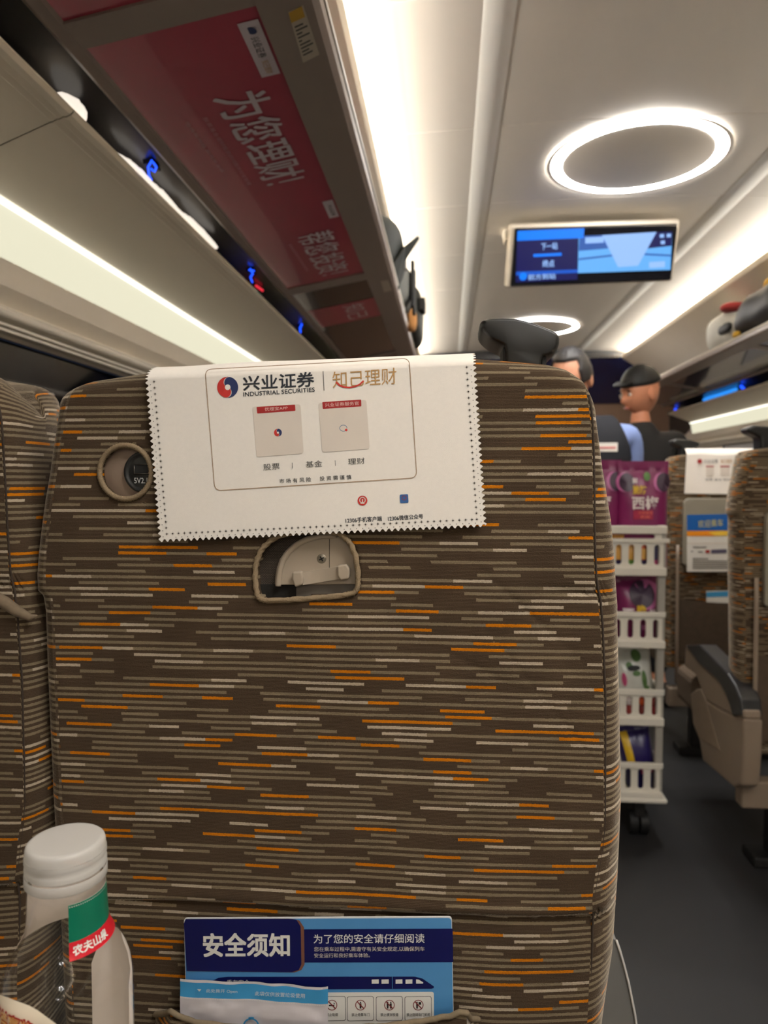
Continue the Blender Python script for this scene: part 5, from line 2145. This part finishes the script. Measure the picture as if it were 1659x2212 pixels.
def skin_mesh(joints, edges, root=0, sub=2):
    """joints: (co, radius) or (co, (rx, ry)); returns verts, faces of the grown body"""
    me = bpy.data.meshes.new('body')
    me.from_pydata([j[0] for j in joints], edges, [])
    o = bpy.data.objects.new('body', me)
    COL.objects.link(o)
    md = o.modifiers.new('skin', 'SKIN')
    md.use_smooth_shade = True
    for i, j in enumerate(joints):
        r = j[1] if isinstance(j[1], tuple) else (j[1], j[1])
        me.skin_vertices[0].data[i].radius = r
        me.skin_vertices[0].data[i].use_root = i == root
    s = o.modifiers.new('sub', 'SUBSURF')
    s.levels = s.render_levels = sub
    dg = bpy.context.evaluated_depsgraph_get()
    ev = o.evaluated_get(dg).to_mesh()
    vs = [v.co.copy() for v in ev.vertices]
    fs = [tuple(p.vertices) for p in ev.polygons]
    bpy.data.objects.remove(o)
    bpy.data.meshes.remove(me)
    return vs, fs


SKIN = mat('skin', (186, 132, 104), .55, var=.06)
SKINR = mat('ruddy_skin', (206, 140, 108), .5, var=.08)
HAIR = mat('black_hair', (28, 24, 24), .55, var=.3, vscale=120)
LIP = mat('lips', (168, 92, 84), .5)


def head(mm, c, rot, skin, s=1.0):
    """head with face looking towards local -y"""
    def f(d, p):
        x, y, z = p
        # jaw narrows and comes forward below the cheeks
        k = max(0, -d.z)
        x *= 1 - .38 * k ** 1.5
        y *= 1 - .22 * k ** 2
        if d.y < 0:
            fr = (-d.y) ** 2
            y -= .010 * fr * k                                            # chin
            y -= .024 * math.exp(-(d.x / .14) ** 2) * math.exp(-((d.z + .22) / .15) ** 2) * fr   # nose
            y += .009 * (math.exp(-((d.x - .36) / .16) ** 2) + math.exp(-((d.x + .36) / .16) ** 2)) * math.exp(-((d.z - .05) / .12) ** 2)   # eye sockets
            y -= .006 * math.exp(-((d.z - .22) / .12) ** 2) * fr          # brow
            y -= .006 * math.exp(-(d.x / .25) ** 2) * math.exp(-((d.z + .52) / .07) ** 2)        # lips
        else:
            y *= 1 + .10 * max(0, d.z + .2)
        return Vector((x, y, z)) * s
    mm.ball(c, (.074, .094, .116), skin, 56, 40, rot=rot, fn=f)
    c = Vector(c)
    for sx in (-1, 1):
        mm.ball(c + rot @ (Vector((sx * .074, .012, -.012)) * s), (.010 * s, .020 * s, .032 * s), skin, 14, 10, rot=rot)
        mm.ball(c + rot @ (Vector((sx * .030, -.080, .006)) * s), (.013 * s, .007 * s, .008 * s), mat('eye_white', (226, 220, 214), .3), 12, 8, rot=rot)
        mm.ball(c + rot @ (Vector((sx * .030, -.0855, .006)) * s), (.0055 * s, .003 * s, .006 * s), BLACKM, 10, 8, rot=rot)
        mm.ball(c + rot @ (Vector((sx * .031, -.0845, .024)) * s), (.018 * s, .005 * s, .0035 * s), HAIR, 12, 8, rot=rot)
    mm.ball(c + rot @ (Vector((0, -.0865, -.062)) * s), (.022 * s, .007 * s, .006 * s), LIP, 14, 8, rot=rot)


def hand_joints(J, E, wrist_i, wrist, dirv, side, curl, down):
    """palm and five finger chains grown from a wrist joint"""
    d = dirv.normalized()
    sv = side.normalized()
    dn = down.normalized()
    palm = wrist + d * .045
    J.append((palm, (.030, .016)))
    pi = len(J) - 1
    E.append((wrist_i, pi))
    for k, (off, ln) in enumerate(((-.030, .062), (-.010, .074), (.010, .070), (.028, .056))):
        b = wrist + d * .085 + sv * off
        J.append((b, .0095))
        E.append((pi, len(J) - 1))
        p = b
        ang = 0
        for q, fr in enumerate((.45, .30, .25)):
            ang += curl
            p = p + (d * math.cos(ang) + dn * math.sin(ang)) * ln * fr
            J.append((p, .0088 - .0008 * q))
            E.append((len(J) - 2, len(J) - 1))
    b = wrist + d * .03 - sv * .038
    J.append((b, .011))
    E.append((pi, len(J) - 1))
    for q in range(2):
        b = b + (d * .8 - sv * .45 + dn * .35 * q).normalized() * .028
        J.append((b, .010 - .001 * q))
        E.append((len(J) - 2, len(J) - 1))


def person(name, x, y, htop, label, skin, shirt, vest, trousers, hrot, headoff, hands_at, hair_fn, s=1.0):
    """standing figure facing -y; htop: height of the crown"""
    H = htop
    t = thing(name, (x, y, 0), label, 'person')
    hc = Vector((x + headoff[0], y + headoff[1], H - .118))
    hip, chest, neck = Vector((x, y, H * .52)), Vector((x, y + .01, H * .72)), Vector((x + headoff[0] * .4, y + .012, H * .835))
    J = [(hip, (.135, .095)), (Vector((x, y, H * .62)), (.12, .085)), (chest, (.145, .100)), (neck, .052), (hc + Vector((0, .01, -.06)), .048)]
    E = [(0, 1), (1, 2), (2, 3), (3, 4)]
    arms = []
    for sx, hp in zip((-1, 1), hands_at):
        sh = Vector((x + sx * .175, y + .01, H * .795))
        wr = Vector(hp)
        el = (sh + wr) / 2 + Vector((sx * .06, .10, -.09))
        i0 = len(J)
        J += [(sh, .052), (el, .040), (wr, .026)]
        E += [(2, i0), (i0, i0 + 1), (i0 + 1, i0 + 2)]
        arms.append((sh, el, wr))
        hand_joints(J, E, i0 + 2, wr, (wr - el), Vector((sx, 0, 0)) * -1, .55, Vector((0, -.3, -1)))
    for sx in (-1, 1):
        i0 = len(J)
        J += [(Vector((x + sx * .085, y, H * .49)), .082), (Vector((x + sx * .09, y - .012, H * .275)), .056), (Vector((x + sx * .092, y + .01, .09)), .040), (Vector((x + sx * .095, y - .10, .035)), .034), (Vector((x + sx * .095, y - .16, .03)), .026)]
        E += [(0, i0), (i0, i0 + 1), (i0 + 1, i0 + 2), (i0 + 2, i0 + 3), (i0 + 3, i0 + 4)]
    v, f = skin_mesh(J, E)
    mm = MB()
    mm.add(v, f, skin, True)
    head(mm, hc, hrot, skin, s)
    mm.build('body', t)
    # clothing shells
    g = .012
    Js = [(J[0][0], (.148, .108)), (J[1][0], (.134, .099)), (J[2][0], (.158, .113)), (neck + Vector((0, 0, -.03 if vest else .025)), .066 if vest else .078)]
    Es = [(0, 1), (1, 2), (2, 3)]
    for sh, el, wr in arms:
        i0 = len(Js)
        Js += [(sh, .066), (el, .053), (lerp(el, wr, .9), .040)]
        Es += [(2, i0), (i0, i0 + 1), (i0 + 1, i0 + 2)]
    v, f = skin_mesh(Js, Es)
    mm = MB()
    mm.add(v, f, shirt, True)
    mm.build('shirt' if vest else 'jacket', t)
    if vest:
        Jv = [(J[0][0], (.175, .130)), (J[1][0], (.168, .128)), (J[2][0] + Vector((0, 0, -.02)), (.182, .135)), (J[2][0] + Vector((0, 0, .085)), (.165, .120)), (J[2][0] + Vector((.115, 0, .135)), .072), (J[2][0] + Vector((-.115, 0, .135)), .072)]
        v, f = skin_mesh(Jv, [(0, 1), (1, 2), (2, 3), (3, 4), (3, 5)])
        mm = MB()
        mm.add(v, f, vest, True)
        ve = mm.build('waistcoat', t)
        mm = MB()
        bc = at(1310, 966, y - .150)
        mm.box(bc, (.085, .005, .034), CARDW)
        mm.box(bc + Vector((0, -.003, -.002)), (.07, .001, .008), mat('badge_pink', (206, 130, 130), .5))
        mm.build('name_badge', ve, bevel=.002)
    Jt = [(J[0][0], (.150, .110))]
    Et = []
    for sx in (-1, 1):
        i0 = len(Jt)
        Jt += [(Vector((x + sx * .085, y, H * .48)), .094), (Vector((x + sx * .09, y - .012, H * .275)), .070), (Vector((x + sx * .092, y + .01, .10)), .056)]
        Et += [(0, i0), (i0, i0 + 1), (i0 + 1, i0 + 2)]
    v, f = skin_mesh(Jt, Et)
    mm = MB()
    mm.add(v, f, trousers, True)
    mm.build('trousers', t)
    mm = MB()
    for sx in (-1, 1):
        mm.ball((x + sx * .095, y - .07, .045), (.048, .135, .045), BLACKM, 20, 12)
    mm.build('shoes', t)
    mm = MB()
    hair_fn(mm, hc, hrot, s)
    mm.build('hair' if vest else 'cap', t)
    return t


def short_hair(mm, c, rot, s):
    def f(d, p):
        k = 1.0
        if d.y < -.40 and d.z < .62 and abs(d.x) < .72:
            k = .80                         # tucked behind the face
        if d.z < -.25:
            k = min(k, .82)
        return p * k * (1 + .03 * noise.noise(d * 9)) * s
    mm.ball(Vector(c) + rot @ (Vector((0, .008, .010)) * s), (.083, .102, .121), HAIR, 48, 32, rot=rot, fn=f)


def cap_hair(mm, c, rot, s):
    def f(d, p):
        k = 1.0
        if d.z < .20:
            k = .78
        return p * k * s
    mm.ball(Vector(c) + rot @ (Vector((0, .006, .016)) * s), (.086, .106, .118), BLACKM, 48, 32, rot=rot, fn=f)
    # short peak over the brow
    def pk(u, v):
        a = lerp(-1.0, 1.0, u)
        return Vector(c) + rot @ (Vector((.080 * math.sin(a), -.075 - .045 * v * math.cos(a), .062 - .010 * v)) * s)
    mm.grid(pk, 16, 5, BLACKM)
    mm.grid(lambda u, v: pk(u, v) + rot @ Vector((0, 0, .005)), 16, 5, BLACKM, flip=True)


SHIRT = mat('blue_shirt_cotton', (118, 138, 188), .8, var=.05)
VEST = mat('dark_navy_wool', (15, 17, 26), .85, var=.1)
TROUS = mat('dark_trousers', (28, 29, 34), .85)
AY = 3.02
ax_ = at(1232, 800, AY).x
hd = at(1232, 757, AY).z
handz = 1.012
person('person', ax_ + .085, AY, hd, 'person in dark waistcoat and blue shirt standing behind the snack trolley', SKIN, SHIRT, VEST, TROUS, Matrix.Rotation(-.55, 3, 'Z') @ Matrix.Rotation(.42, 3, 'X'), (-.085, -.02),
       ((TXL + .06, TY + TD + .13, handz + .01), (TXR - .05, TY + TD + .13, handz + .01)), short_hair)
MY = 3.72
mc = at(1383, 850, MY)
person('person', mc.x + .02, MY + .02, mc.z + .125, 'person in black cap and dark jacket turned sideways beyond the attendant', SKINR, mat('dark_jacket_cloth', (22, 19, 18), .8), None, TROUS,
       Matrix.Rotation(-1.2, 3, 'Z') @ Matrix.Rotation(.12, 3, 'Y') @ Matrix.Rotation(.25, 3, 'X'), (-.02, -.02), ((mc.x - .20, MY - .12, .78), (mc.x + .24, MY - .12, .78)), cap_hair, 1.03)
for o in list(bpy.data.objects):
    if o.users == 0:
        bpy.data.objects.remove(o)
